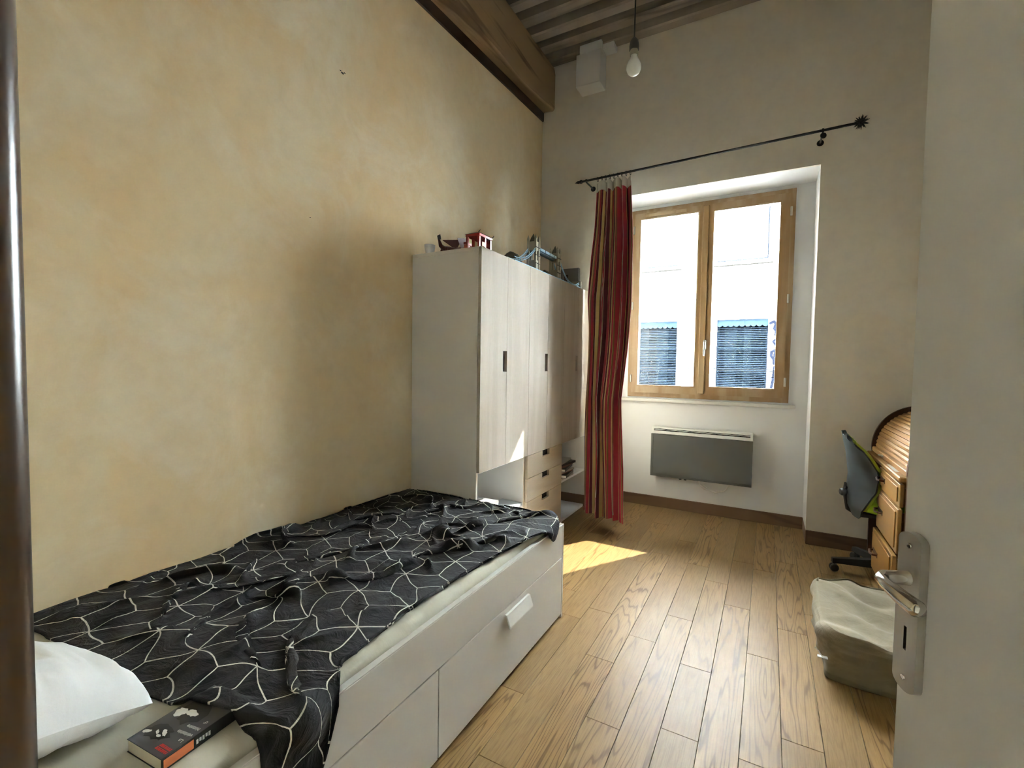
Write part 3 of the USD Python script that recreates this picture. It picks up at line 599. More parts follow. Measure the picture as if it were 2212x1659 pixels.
    du = np.linalg.norm(np.diff(P, axis=0), axis=-1); dv = np.linalg.norm(np.diff(P, axis=1), axis=-1)
    U = np.zeros((ni, nj)); U[1:] = np.cumsum(du, 0); Vv = np.zeros((ni, nj)); Vv[:, 1:] = np.cumsum(dv, 1)
    U = U-U[40:41, :]+P[40:41, :, 0]; Vv = Vv-Vv[:, 60:61]+P[:, 60:61, 1]
    import scipy.ndimage as nd
    U = nd.gaussian_filter(U, 3); Vv = nd.gaussian_filter(Vv, 3)
    return P, np.stack([U, Vv], -1)
DP, DUV = duvet()
# roll the cloth's rim under, so that it reads as thick
(dm, duv) = sheet(DP, .006, DUV)
obj('duvet', dm, M['duvet_lattice'], smooth=True, uv=duv, label='crumpled black duvet with a thin white geometric line pattern', cat='duvet')

# pillow
def pillow(cx, cy, cz, a, b, h, deg, tilt, seed, lean=0):
    n, m = 60, 44; u = np.linspace(-1, 1, n); v = np.linspace(-1, 1, m); U, V = np.meshgrid(u, v, indexing='ij')
    def side(sg):
        pin = 1-.10*(1-U**2)*np.abs(V)**3*0
        x = a*U*(1-.07*(1-np.abs(V)**2.)*np.abs(U)**3*0+.0); y = b*V
        x = a*U*(1-.06*np.cos(V*np.pi/2)*np.abs(U)**6); y = b*V*(1-.08*np.cos(U*np.pi/2)*np.abs(V)**6)
        z = h*np.sqrt(np.clip((1-np.abs(U)**2.6)*(1-np.abs(V)**2.6), 0, 1))**.85
        nn = meshkit.fbm(np.stack([U*2.2+sg, V*5, U*0+seed], -1), 4, seed)-.5
        z = z*(1+.35*nn)+.010*nn*(np.abs(U) < .98)*(np.abs(V) < .98)
        return np.stack([x, y, sg*z*(1 if sg > 0 else .55)], -1)
    A, B = side(1), side(-1); V_ = np.vstack([A.reshape(-1, 3), B.reshape(-1, 3)]); f = gridf(n, m)
    F = np.vstack([f, f[:, ::-1]+n*m]); t = trimesh.Trimesh(V_, F, process=False)
    rot(t, lean, (1, 0, 0)); rot(t, tilt, (0, 1, 0)); rot(t, deg, (0, 0, 1)); t.apply_translation((cx, cy, cz))
    return t
pm = pillow(-1.335, .205, .610, .290, .190, .125, 27, 3, 3, -25)
pm.vertices[:, 1] = np.maximum(pm.vertices[:, 1], .026+.02*pm.vertices[:, 2])
obj('pillow', pm, M['pillow_cotton'], smooth=True, label='plump white pillow at the head of the bed', cat='pillow')

# paperback on the mattress, upside down to the viewer
bk = thing('paperback', 'black paperback with white script title lying on the sheet by the pillow', 'book', (-1.02, .50, .500))
BW, BL, BH = .112, .172, .026
def place(m):
    m = m.copy(); rot(m, 184.5, (0, 0, 1)); m.apply_translation((-1.025, .498, .500)); return m
obj('cover', [place(bx(-BW/2, BW/2, -BL/2, BL/2, 0, .001, .0003)), place(bx(-BW/2, BW/2, -BL/2, BL/2, BH-.001, BH, .0003)), place(bx(-BW/2-.0003, -BW/2+.0012, -BL/2, BL/2, 0, BH, .0005))], M['book_black'], bk)
obj('pages', place(bx(-BW/2+.0013, BW/2-.002, -BL/2+.002, BL/2-.001, .0011, BH-.0011, .001)), M['page_block'], bk)
pn = obj('cover_panel', place(raw(-BW/2+.001, BW/2-.001, -BL/2+.001, BL/2-.001, BH, BH+.0002)), M['book_grey'], bk, smooth=False, label='dark grey printed front')
def blob(cx, cy, rx, ry, n=18, seed=0, z=BH+.0003, deg=0):
    r = random.Random(seed); th = np.linspace(0, 2*np.pi, n, endpoint=False)
    P = [(rx*math.cos(q)*(1+.25*r.uniform(-1, 1)), ry*math.sin(q)*(1+.25*r.uniform(-1, 1))) for q in th]
    c, s = math.cos(math.radians(deg)), math.sin(math.radians(deg))
    return place(prism(Polygon([(cx+x*c-y*s, cy+x*s+y*c) for x, y in P]).buffer(0), 'z', z, z+.0002))
for q in ((.020, .048, .030, .020, 1, 0), (.012, -.025, .028, .045, 2, 20)): obj('picture', blob(*q[:4], seed=q[4], deg=q[5]), M['book_black'], bk, smooth=False)
for q in ((.043, .058, .009, .004, 3, 30), (.022, .050, .006, .003, 4, -30), (.006, .046, .010, .004, 5, -35), (.010, .055, .006, .003, 9, 0), (.036, -.002, .012, .012, 6, 0), (.012, -.010, .016, .008, 7, 0)):
    obj('figure', blob(*q[:4], seed=q[4], z=BH+.0006, deg=q[5]), M['print_white'], bk, smooth=False)
def txt(s, h, x, y, m, deg=0, right=False):
    t = meshkit.text_mesh(s, h, .0002)
    if right: t.apply_translation((-t.bounds[1][0], 0, 0))
    rot(t, deg, (0, 0, 1)); t.apply_translation((x, y, BH+.0004)); obj('lettering', place(t), M[m], bk, smooth=False)
txt('La', .0070, -.047, .040, 'print_white', 6); txt('véritable', .0070, -.050, .024, 'print_white', 6); txt('histoire', .0070, -.047, .008, 'print_white', 6); txt("d'", .0070, -.044, -.010, 'print_white', 6)
rr = random.Random(5); bars = []
for row in range(2):
    x = -.050
    for k in range(7):
        w = rr.uniform(.002, .0035); y0 = .0625+row*.0075
        bars.append(place(raw(x, x+w, y0, y0+.006, BH+.0004, BH+.0006))); bars.append(place(raw(x, x+w+.0012, y0+rr.uniform(0, .004), y0+rr.uniform(.0045, .006), BH+.0004, BH+.0006))); x += w+.002
obj('print_block', bars, M['print_red'], bk, smooth=False, label='red printed block')
obj('spine_panel', place(raw(-BW/2-.0006, -BW/2-.0003, .028, BL/2-.004, .004, BH-.004)), M['print_orange'], bk, smooth=False, label='red and orange panel on the spine')
obj('spine_print', [place(raw(-BW/2-.0006, -BW/2-.0003, -.005+.006*k, -.005+.006*k+.004, .008+.002*(k % 2), BH-.009)) for k in range(5)], M['print_white'], bk, smooth=False)

# ------------------------------------------------------------------ curtain and rod
RY = 3.78; rz = lambda x: 2.838+(x+1.0)*.0245
ro = thing('curtain_rod', 'wrought iron curtain rod with a spiky star finial above the window', 'curtain rod', (-.5, RY, 2.84))
obj('pole', tube([(x, RY, rz(x)) for x in np.linspace(-1.44, .45, 12)], .0085, 10), M['wrought_iron'], ro)
st = []
c = np.array((.472, RY, rz(.472)))
pts = [(math.cos(p)*math.sin(q), math.sin(p)*math.sin(q), math.cos(q)) for p, q in [(i*2.39996, math.acos(1-2*(i+.5)/34)) for i in range(34)]]
st.append(trimesh.creation.icosphere(2, .018)); st[0].apply_translation(c)
for d in pts: st.append(tube([c+np.array(d)*.012, c+np.array(d)*.046], [.0065, .0008], 6))
obj('finial', st, M['wrought_iron'], ro, label='spiky star finial')
obj('finial', [lathe([(0, 0), (.014, .0), (.016, .012), (.010, .026), (.013, .036), (.006, .052), (0, .068)], 14, (-1.438, RY, rz(-1.44)), (-1, 0, -.02))], M['wrought_iron'], ro, label='pointed end knob')
for bxx in (-1.40, .265):
    obj('bracket', [tube([(bxx, YB-.002, rz(bxx)-.01), (bxx, RY, rz(bxx)-.012)], .006, 8), lathe([(0, 0), (.022, 0), (.020, .005), (0, .007)], 16, (bxx, YB-.0005, rz(bxx)-.01), (0, -1, 0)), lathe([(.010, -.006), (.013, -.006), (.013, .006), (.010, .006), (.010, -.006)], 16, (bxx, RY, rz(bxx)), (1, 0, 0))], M['wrought_iron'], ro)
obj('pendant_disc', [lathe([(0, -.004), (.018, -.004), (.020, 0), (.018, .004), (0, .004)], 18, (.268, RY-.004, rz(.268)-.036), (.3, -1, 0)), tube([(.268, RY, rz(.268)-.008), (.268, RY, rz(.268)-.018)], .002, 6)], M['wrought_iron'], ro, label='small dark disc hanging under the rod')

def curtain():
    nu, nv = 240, 70; u = np.linspace(0, 1, nu); zt = np.linspace(0, 1, nv); U, Z = np.meshgrid(u, zt, indexing='ij')
    zz = 2.762-(2.762-.022)*Z
    zs = [0.0, .45, .8, 1.0, 1.4, 1.55, 1.82, 2.2, 2.4, 2.62, 2.80]
    xl = np.interp(zz, zs, [-1.350, -1.352, -1.362, -1.366, -1.364, -1.366, -1.378, -1.352, -1.328, -1.312, -1.306])
    xr = np.interp(zz, zs, [-.992, -1.008, -1.035, -1.046, -1.008, -1.000, -.988, -.990, -1.000, -1.016, -1.026])
    nf = 4.6; ph = U+.025*np.sin(2*np.pi*U*2.3+1.2)+.018*np.sin(zz*2.1+U*9)*sstep(Z, 0, .5)
    amp = (.020+.022*sstep(Z, 0, .35)+.009*np.sin(zz*1.7+U*5))*(1+.3*np.sin(U*17+.4))
    y = RY-.010-.075*sstep(Z, .55, 1.0)+amp*np.sin(2*np.pi*nf*ph+.7*np.sin(zz*1.4))+.006*np.sin(zz*6+U*11)
    x = xl+(xr-xl)*(U+.018*np.sin(4*np.pi*nf*ph)); x += .010*np.sin(zz*3+U*4)*sstep(Z, .05, .3)*(.5-np.abs(U-.5))*2
    zz = zz-.012*(1+np.sin(U*23))*(Z > .999)*0
    lift = .030*np.maximum(0, np.sin(2*np.pi*nf*ph))*(1-sstep(Z, 0, .06)); zz = zz-lift*.6
    zz = zz+.034*U*sstep(Z, .8, 1)+.018*sstep(Z, .96, 1)*(np.sin(U*9+1)*.5+.5)
    f = 1-.050*np.clip(U*1.25-.12, 0, 1)*sstep(Z, .05, .35); x, y = x*f, y*f       # its free edge swings out into the room
    P = np.stack([x, y, zz], -1)
    d = np.linalg.norm(np.diff(P, axis=0), axis=-1); A = np.zeros((nu, nv)); A[1:] = np.cumsum(d, 0)
    L = A[-1].mean(); A = U*L
    return P, np.stack([A, zz], -1)
CP, CUV = curtain(); cm, cuv = sheet(CP[:, ::1], .0022, CUV)
ct = thing('curtain', 'red and gold striped curtain gathered at the left of the window', 'curtain', (-1.2, RY, 0))
obj('cloth', cm, M['curtain_stripe'], ct, smooth=True, uv=cuv)
LP = CP[8:-1].copy(); LP -= gnorm(CP)[8:-1]*np.array([1., 1., 0])*-.004*np.sign(gnorm(CP)[8:-1][..., 1:2]+1e-9); LP[..., 2] += .012*np.linspace(0, 1, LP.shape[1])
obj('lining', sheet(LP[::2, ::2], .0012), M['curtain_header'], ct, smooth=True, label='pale lining on the window side')
hp = CP[:, :4].copy(); top = hp[:, :1].copy(); ext = np.concatenate([top+np.array([0, -.004, .036]), top+np.array([0, -.005, .015]), hp[:, :1]+np.array([0, -.005, -.012]), hp[:, 1:2]+np.array([0, -.004, 0])], 1)
obj('header_tape', sheet(ext, .002), M['curtain_header'], ct, smooth=True, label='pale header tape at the top')
for k in range(9):
    x = -1.30+.034*k
    obj('curtain_ring', trimesh.creation.torus(.018, .0022, 20, 8, transform=trimesh.transformations.rotation_matrix(math.pi/2, (0, 1, 0), (0, 0, 0))).apply_translation((x, RY, rz(x)-.009)), M['wrought_iron'], ct)

# ------------------------------------------------------------------ electric heater under the window
he = thing('wall_heater', 'grey and white electric panel heater on the wall under the window', 'heater', (-.49, YN, .5))
hx0, hx1, hz0, hz1, hy = -.894, -.093, .300, .737, 4.205
obj('case', [bx(hx0, hx1, hy+.012, YN-.012, hz0, hz1, .006), bx(hx0+.1, hx1-.1, YN-.013, YN, hz0+.1, hz1-.1, .002)], M['heater_white'], he)
obj('front_panel', [bx(hx0-.002, hx1+.002, hy, hy+.0118, hz0, .676, .004)], M['heater_grey'], he, label='perforated grey front panel')
obj('rim', [prism(sbox(hx0-.002, hz0, hx1+.002, .676).difference(sbox(hx0+.016, hz0+.022, hx1-.016, .676)), 'y', hy-.003, hy-.0005)], M['heater_grey'], he)
obj('grille', [prism(sbox(hx0, .679, hx1, hz1).difference(sbox(hx0+.018, .704, hx1-.018, .713)).difference(sbox(hx0+.018, .717, hx1-.018, .723)), 'y', hy, hy+.0115)], M['heater_white'], he)
obj('grille_slot', raw(hx0+.014, hx1-.014, hy+.0105, hy+.0118, .700, .727), M['charcoal_slot'], he, smooth=False)
for x in (-.645, -.605): obj('knob', lathe([(0, 0), (.012, 0), (.010, .014), (0, .015)], 14, (x, hy+.03, hz0), (0, 0, -1)), M['black_plastic'], he, label='black knob')
cb = [(-.50, hy+.03, hz0), (-.49, hy+.02, .268), (-.445, hy+.015, .232), (-.36, hy+.012, .213), (-.29, hy+.02, .235), (-.25, hy+.03, hz0)]
obj('cable', [tube(cb, .005, 8), tube([(p[0]+.012, p[1]+.012, p[2]+.010) for p in cb], .004, 8)], M['cable_white'], he)

# ------------------------------------------------------------------ box on the wall, bulb
wbx = thing('wall_box', 'white box high on the window wall beside the beam', 'ventilation box', (-1.41, YB, 3.64))
obj('case', bx(-1.522, -1.308, 3.80, YB, 3.637, 3.905, .004), M['white_plaster'], wbx)
obj('duct', bx(-1.310, -1.212, 3.86, YB, 3.925, 3.995, .004), M['white_plaster'], wbx)
obj('duct', bx(-1.50, -1.308, 3.82, YB, 3.9055, 3.99, .004), M['white_plaster'], wbx)
LBX, LBY, LBZ = -.541, 2.0, 2.532
lb = thing('pendant_bulb', 'bare white bulb hanging on a dark cord from the ceiling', 'light bulb', (LBX, LBY, LBZ))
obj('bulb', lathe([(0, -.036), (.014, -.0335), (.024, -.026), (.0305, -.012), (.031, .002), (.027, .016), (.019, .030), (.0145, .040), (.014, .048), (0, .048)], 28, (LBX, LBY, LBZ)), M['bulb_glass'], lb, smooth=50)
obj('collar', lathe([(0, .046), (.017, .046), (.018, .050), (.018, .058), (.016, .068), (0, .068)], 20, (LBX, LBY, LBZ)), M['puzzle_stone'], lb)
obj('socket', lathe([(0, .0682), (.020, .0682), (.0205, .085), (.017, .105), (.008, .118), (0, .118)], 20, (LBX, LBY, LBZ)), M['black_plastic'], lb)
obj('cord', tube([(LBX, LBY, LBZ+.117), (LBX+.002, LBY, LBZ+.6), (LBX, LBY, 3.985)], .0032, 8), M['black_plastic'], lb)

# ------------------------------------------------------------------ roll-top desk
DXF, DY0, DY1 = .613, 2.905, 3.825
de = thing('roll_top_desk', 'pine and dark wood roll-top desk half hidden behind the open door', 'desk', (.95, 3.36, 0))
def side_poly(off=0):
    P = [(DXF, 0), (DXF, .735)]
    for t in np.linspace(0, np.pi/2, 16): P.append((.885-(.275)*math.cos(t)**.9 if t < 1.5 else .885, .765+.285*math.sin(t)))
    return Polygon(P+[(1.30, 1.05), (1.30, 0)]).buffer(0)
for a, b in ((DY0, DY0+.026), (DY1-.026, DY1)): obj('side_panel', prism(side_poly(), 'y', a, b), M['desk_walnut'], de, smooth=35)
obj('desk_top', bx(.87, 1.30, DY0+.027, DY1-.027, 1.025, 1.048, .003), M['desk_pine'], de)
obj('back_panel', bx(1.285, 1.30, DY0+.027, DY1-.027, .05, 1.024, .002), M['desk_walnut'], de)
obj('writing_board', bx(DXF-.028, 1.283, DY0+.0265, DY1-.0265, .712, .738, .005), M['desk_pine'], de)
N = 15
for k in range(N):
    t0, t1 = [(np.pi/2)*(q/N) for q in (k+.04, k+.96)]
    f = lambda t, o=0: (.885-(.252-o)*math.cos(t)**.95, .768+(.252-o)*math.sin(t))
    tm = (t0+t1)/2; a, b, m2 = f(t0), f(t1), f(tm, -.004)
    ia, ib = f(t0, .009), f(t1, .009)
    obj('tambour_slat', prism(Polygon([a, m2, b, ib, ia]).buffer(0), 'y', DY0+.028, DY1-.028), M['desk_pine'], de, smooth=False)
obj('bottom_rail', bx(.612, .645, DY0+.028, DY1-.028, .739, .770, .004), M['desk_pine'], de)
obj('lift_handle', [tube([(.612, y, .757) for y in (3.46, 3.50)], .006, 8), tube([(.612, 3.48, .757), (.590, 3.48, .762)], .005, 8)], M['tag_white'], de, label='pale lift handle')
PY0, PY1 = DY0+.027, 3.43
obj('pedestal', [bx(DXF+.004, 1.28, PY1, PY1+.018, .02, .711, .001), bx(DXF+.004, 1.28, PY0, PY1-.001, .05, .07, .001), bx(DXF+.002, DXF+.02, PY0, PY1, .02, .078, .001)], M['desk_walnut'], de)
for (a, b, out) in ((.584, .700, .022), (.348, .574, .026), (.098, .338, .040)):
    d = obj('drawer', [bx(DXF-out, DXF-out+.020, PY0+.006, PY1-.004, a, b, .003), bx(DXF-out-.006, DXF-out-.0005, PY0+.035, PY1-.035, a+.022, b-.018, .004)], M['desk_pine'], de)
    obj('drawer_box', [raw(DXF-out+.0205, 1.1, PY0+.02, PY0+.03, a+.01, b-.02), raw(DXF-out+.0205, 1.1, PY1-.03, PY1-.02, a+.01, b-.02), raw(DXF-out+.0205, 1.1, PY0+.02, PY1-.02, a+.005, a+.012)], M['desk_pine'], d, smooth=False)
    hz = (a+b)/2+.01; hy_ = PY1-.14; px = DXF-out-.006
    obj('drawer_handle', [tube([(px, hy_+.05, hz), (px-.020, hy_+.045, hz), (px-.026, hy_, hz-.006), (px-.020, hy_-.045, hz), (px, hy_-.05, hz)], .006, 8), bx(px-.003, px-.0002, hy_-.058, hy_+.058, hz-.014, hz+.014, .002)], M['desk_walnut'], d, label='dark curved drawer handle')
obj('paper_sheet', [raw(.598, .70, 3.08, 3.29, .7385, .7395)], M['paper'], label='white paper lying on the edge of the roll-top desk', cat='paper', smooth=False)

# ------------------------------------------------------------------ desk chair
ch = thing('desk_chair', 'swivel chair with dark grey shell back and lime green seat at the desk', 'chair', (.67, 3.55, 0))
CX, CYY = .67, 3.55
def shell(off, zlo, zhi, wk, th, dep=1.):
    n, m = 34, 26; v = np.linspace(0, 1, n); w = np.linspace(-1, 1, m); Vv, Wv = np.meshgrid(v, w, indexing='ij')
    z = zlo+(zhi-zlo)*Vv; vv = (z-.37)/(.885-.37)
    x0 = np.interp(vv, [0, .12, .3, .5, .75, 1], [.497, .470, .462, .468, .452, .424])
    dp = np.interp(vv, [0, .12, .35, .6, .85, 1], [.02, .045, .105, .115, .070, .012])*dep
    hw = np.interp(vv, [0, .06, .15, .4, .75, .9, .97, 1], [.085, .150, .190, .215, .185, .125, .07, .02])*wk
    sk = hw*Wv
    z = z-.03*(Wv**2)*sstep(vv, .5, 1.)
    P = np.stack([x0+off+dp*np.abs(Wv)**1.8, CYY+.0-sk, z], -1)
    return sheet(P, th)
obj('back_shell', shell(0, .37, .885, 1, .012), M['shell_plastic'], ch, smooth=40, label='dark grey plastic back shell')
obj('back_pad', shell(.020, .43, .868, .93, .020, .97), M['lime_pad'], ch, smooth=40, label='lime green back cushion')
def seat():
    n = 40; th = np.linspace(0, 2*np.pi, n, endpoint=False)
    o = [(CX+.03+.215*np.sign(math.cos(t))*abs(math.cos(t))**.6, CYY+.205*np.sign(math.sin(t))*abs(math.sin(t))**.6) for t in th]
    pts = []
    for s, z in ((.93, .425), (1, .440), (1, .468), (.93, .490), (.6, .496)):
        pts += [((x-CX-.03)*s+CX+.03, (y-CYY)*s+CYY, z) for x, y in o]
    return hull(pts)
obj('seat', seat(), M['lime_fabric'], ch, smooth=50, label='lime green seat')
obj('seat_pan', bx(CX-.16, CX+.19, CYY-.16, CYY+.16, .395, .424, .01), M['black_plastic'], ch)
obj('back_arm', [tube([(CX-.05, CYY, .375), (.52, CYY, .370), (.468, CYY, .40), (.448, CYY, .50), (.452, CYY, .56)], [.018, .018, .018, .016, .012], 10), ], M['black_plastic'], ch)
obj('knob', [lathe([(0, 0), (.012, .002), (.022, .012), (.024, .026), (.018, .036), (0, .038)], 18, (.452, CYY-.02, .505), (-1, -.3, 0)), tube([(.46, CYY-.02, .53), (.44, CYY-.03, .535)], .009, 8)], M['black_plastic'], ch, label='black back adjustment knob')
obj('column', lathe([(0, .06), (.028, .06), (.028, .20), (.016, .201), (.016, .385), (0, .385)], 18, (CX, CYY, 0)), M['black_plastic'], ch)
for k in range(5):
    t = math.radians(189+72*k); d = np.array((math.cos(t), math.sin(t), 0)); o = np.array((CX, CYY, 0)); r = .272
    e = d*r; side = np.array((-d[1], d[0], 0))
    P = []
    for rr_, z0_, z1_, w_ in ((0, .060, .115, .030), (r+.012, .055, .083, .017)):
        for sg in (-1, 1): P += [o+d*rr_+side*w_*sg+(0, 0, z0_), o+d*rr_+side*w_*sg*.8+(0, 0, z1_)]
    lg = obj('leg', hull(P), M['black_plastic'], ch)
    wh = []
    for sg in (-1, 1): wh.append(lathe([(0, -.008), (.020, -.008), (.024, -.004), (.024, .004), (.020, .008), (0, .008)], 18, o+e+side*.012*sg+np.array((0, 0, .0242)), side))
    wh.append(tube([o+e+(0, 0, .024), o+e+(0, 0, .057)], .007, 8))
    obj('caster', wh, M['black_plastic'], lg)

# ------------------------------------------------------------------ khaki cloth-covered pouf
def pouf():
    n, m = 150, 110; th = np.linspace(0, 2*np.pi, n, endpoint=False)
    prof = [(0, 0, 0), (.003, 0, .93), (.03, 0, .965), (.07, 0, .955), (.10, 0, .965), (.14, 0, 1.0), (.165, 0, 1.0), (.180, 0, .985), (.188, 0, .95), (.191, 0, .85), (.193, 0, .5), (.193, 0, 0)]
    zt = np.interp(np.linspace(0, 1, m), np.linspace(0, 1, len(prof))**1., [p[0] for p in prof]); rt = np.interp(np.linspace(0, 1, m), np.linspace(0, 1, len(prof)), [p[2] for p in prof])
    cx, cy, a, b = .535, 2.535, .310, .320
    V = np.zeros((m, n, 3))
    for j in range(n):
        t = th[j]; ex = .28; ux = np.sign(math.cos(t))*abs(math.cos(t))**ex; uy = np.sign(math.sin(t))*abs(math.sin(t))**ex
        V[:, j, 0] = cx+a*ux*rt; V[:, j, 1] = cy+b*uy*rt; V[:, j, 2] = zt
    C = V-np.array([cx, cy, .08]); q = V*np.array([9, 9, 9])
    N = C/np.linalg.norm(C, axis=2, keepdims=True)
    f = meshkit.fbm(V*np.array([5, 5, 9])+3, 4, 31)-.5
    env = sstep(zt, .0, .04)[:, None]; up = sstep(zt, .17, .188)[:, None]
    V = V+N*((.045*f+.010*np.sin(V[..., 0]*40+V[..., 1]*30+V[..., 2]*25))*env*(1-up))[..., None]
    w = V[..., 1]*15+3.2*meshkit.fbm(V*np.array([3.5, 3.5, 0])+1, 2, 9)+3*np.exp(-((V[..., 0]-.47)/.10)**2)
    V[..., 2] += up*(.045*f+.020*np.abs(np.sin(w))**1.5-.018*np.exp(-((V[..., 0]-.50)/.14)**2-((V[..., 1]-2.45)/.18)**2))
    V[..., 2] = np.maximum(V[..., 2], .001)
    k = np.exp(-((V[..., 0]-.235)/.05)**2-((V[..., 1]-2.24)/.06)**2)*sstep(zt, .12, .0)[:, None]; V[..., 0] -= .035*k; V[..., 1] -= .02*k
    k = np.exp(-((V[..., 0]-.235)/.04)**2-((V[..., 1]-2.84)/.05)**2)*sstep(zt, .16, .18)[:, None]; V[..., 2] += .012*k; V[..., 0] -= .012*k
    F = []
    for i in range(m-1):
        for j in range(n): a_, b_ = i*n+j, i*n+(j+1) % n; F += [(a_, b_, b_+n), (a_, b_+n, a_+n)]
    t = trimesh.Trimesh(V.reshape(-1, 3), F, process=False); trimesh.repair.fix_normals(t); return t, V, zt
PM, PV, PZ = pouf()
kp = thing('floor_cushion', 'low folded floor cushion under a loose khaki cover beside the open door', 'floor cushion', (.535, 2.535, 0))
obj('cloth_cover', PM, M['khaki_cloth'], kp, smooth=True)
pv_ = PV.reshape(110, 150, 3)[int(np.argmin(np.abs(PZ-.1885)))]; bk_ = [q for q in pv_[8:70] if q[1] > 2.70]
obj('hem', tube(np.array(bk_)+(0, 0, .002), .005, 8), M['khaki_cloth'], kp)
obj('care_label', [bx(.214, .250, 2.235, 2.252, .090, .094, .001), tube([(.232, 2.243, .092), (.218, 2.245, .112), (.206, 2.250, .122)], .0018, 6)], M['tag_white'], kp, label='small white care label')

# ------------------------------------------------------------------ things on top of the cabinets
T = CH
# red toy dragon
dg = thing('toy_dragon', 'dark red toy dragon lying on the near cabinet', 'toy', (-1.70, 2.31, T))
def sc(q): return (q[0]-.05, 2.16+(q[1]-2.10)*1.12, T+(q[2]-T)*1.35)
def sh(m): m.vertices = np.array([sc(q) for q in m.vertices]); return m
sp_ = [(-1.64, 2.10, T+.048), (-1.64, 2.115, T+.025), (-1.65, 2.15, T+.020), (-1.65, 2.20, T+.024), (-1.65, 2.26, T+.026), (-1.65, 2.31, T+.045), (-1.65, 2.345, T+.066)]
sp_ = [sc(q) for q in sp_]
obj('body', tube(sp_, [.006, .012, .014, .018, .020, .016, .012], 10), M['toy_maroon'], dg)
obj('head', sh(hull([(-1.665, 2.335, T+.055), (-1.635, 2.335, T+.055), (-1.665, 2.335, T+.085), (-1.635, 2.335, T+.085), (-1.66, 2.375, T+.066), (-1.64, 2.375, T+.066), (-1.66, 2.37, T+.080), (-1.64, 2.37, T+.080)])), M['toy_maroon'], dg)
for s in (-1, 1):
    obj('horn', sh(tube([(-1.65+.010*s, 2.345, T+.082), (-1.65+.014*s, 2.352, T+.098)], [.004, .001], 6)), M['toy_gold'], dg)
    obj('wing', sh(hull([(-1.65+.02*s, 2.29, T+.04), (-1.65+.05*s, 2.21, T+.072), (-1.65+.055*s, 2.205, T+.070), (-1.65+.03*s, 2.33, T+.095), (-1.65+.028*s, 2.33, T+.075)])), M['toy_maroon'], dg)
for yy in (2.16, 2.27):
    for s in (-1, 1): obj('toy_leg', sh(tube([(-1.65+.016*s, yy, T+.02), (-1.65+.022*s, yy-.008, T+.002)], [.007, .005], 8)), M['toy_maroon'], dg)
obj('tail_fin', sh(hull([(-1.645, 2.098, T+.045), (-1.635, 2.098, T+.045), (-1.64, 2.085, T+.060), (-1.64, 2.112, T+.072), (-1.636, 2.115, T+.05)])), M['toy_dark'], dg)
mg = thing('saucer', 'small white dish beside the toy dragon', 'dish', (-1.80, 2.215, T))
obj('dish', lathe([(0, 0), (.022, 0), (.030, .030), (.033, .055), (.031, .055), (.027, .028), (.018, .004), (0, .004)], 24, (-1.80, 2.215, T)), M['mug_white'], mg)
# red toy gate
gt = thing('toy_gate', 'small red toy gate between dragon and pavilion', 'toy', (-1.62, 2.365, T))
for y in (2.330, 2.362, 2.394):
    obj('gate_post', bx(-1.627, -1.613, y-.006, y+.006, T+.0065, T+.066, .001), M['toy_red'], gt)
obj('gate_lintel', bx(-1.629, -1.611, 2.320, 2.404, T+.0663, T+.079, .001), M['toy_red'], gt)
obj('gate_base', bx(-1.640, -1.600, 2.315, 2.410, T, T+.006, .001), M['toy_dark'], gt)
# red toy pavilion
pv = thing('toy_pavilion', 'red toy pavilion with dark roof at the corner of the near cabinet', 'toy', (-1.52, 2.32, T))
X0, X1, Y0, Y1 = -1.555, -1.475, 2.255, 2.375
obj('toy_base', bx(X0-.012, X1+.02, Y0-.006, Y1+.035, T, T+.010, .001), M['toy_dark'], pv)
for x in (X0, X1):
    for y in (Y0, (Y0+Y1)/2, Y1): obj('toy_column', bx(x-.006, x+.006, y-.008, y+.008, T+.0102, T+.083, .001), M['toy_red'], pv)
obj('toy_wall', bx(X0+.008, X1-.008, Y1-.012, Y1+.004, T+.0102, T+.083, .001), M['toy_red'], pv)
obj('toy_panel', bx(X1-.004, X1+.002, Y0+.055, Y0+.062, T+.0102, T+.07, .001), M['toy_white'], pv)
obj('toy_beam', [bx(X0-.008, X1+.008, Y0-.010, Y1+.012, T+.0833, T+.098, .001)], M['toy_red'], pv)
obj('toy_roof', hull([(X0-.012, Y0-.014, T+.0985), (X1+.012, Y0-.014, T+.0985), (X0-.012, Y1+.016, T+.0985), (X1+.012, Y1+.016, T+.0985), (X0+.03, Y0+.02, T+.112), (X1-.03, Y0+.02, T+.112), (X0+.03, Y1-.0, T+.112), (X1-.03, Y1, T+.112)]), M['toy_dark'], pv)
for x, y in ((X1+.012, Y1+.016), (X1+.012, Y0-.014), (X0-.012, Y1+.016)): obj('roof_tip', tube([(x-.004, y-.004, T+.099), (x+.003, y+.003, T+.114)], [.004, .001], 6), M['toy_dark'], pv)
obj('gold_plate', bx(X1+.0062, X1+.008, Y0+.02, Y0+.05, T+.03, T+.055, .0005), M['toy_gold'], pv)

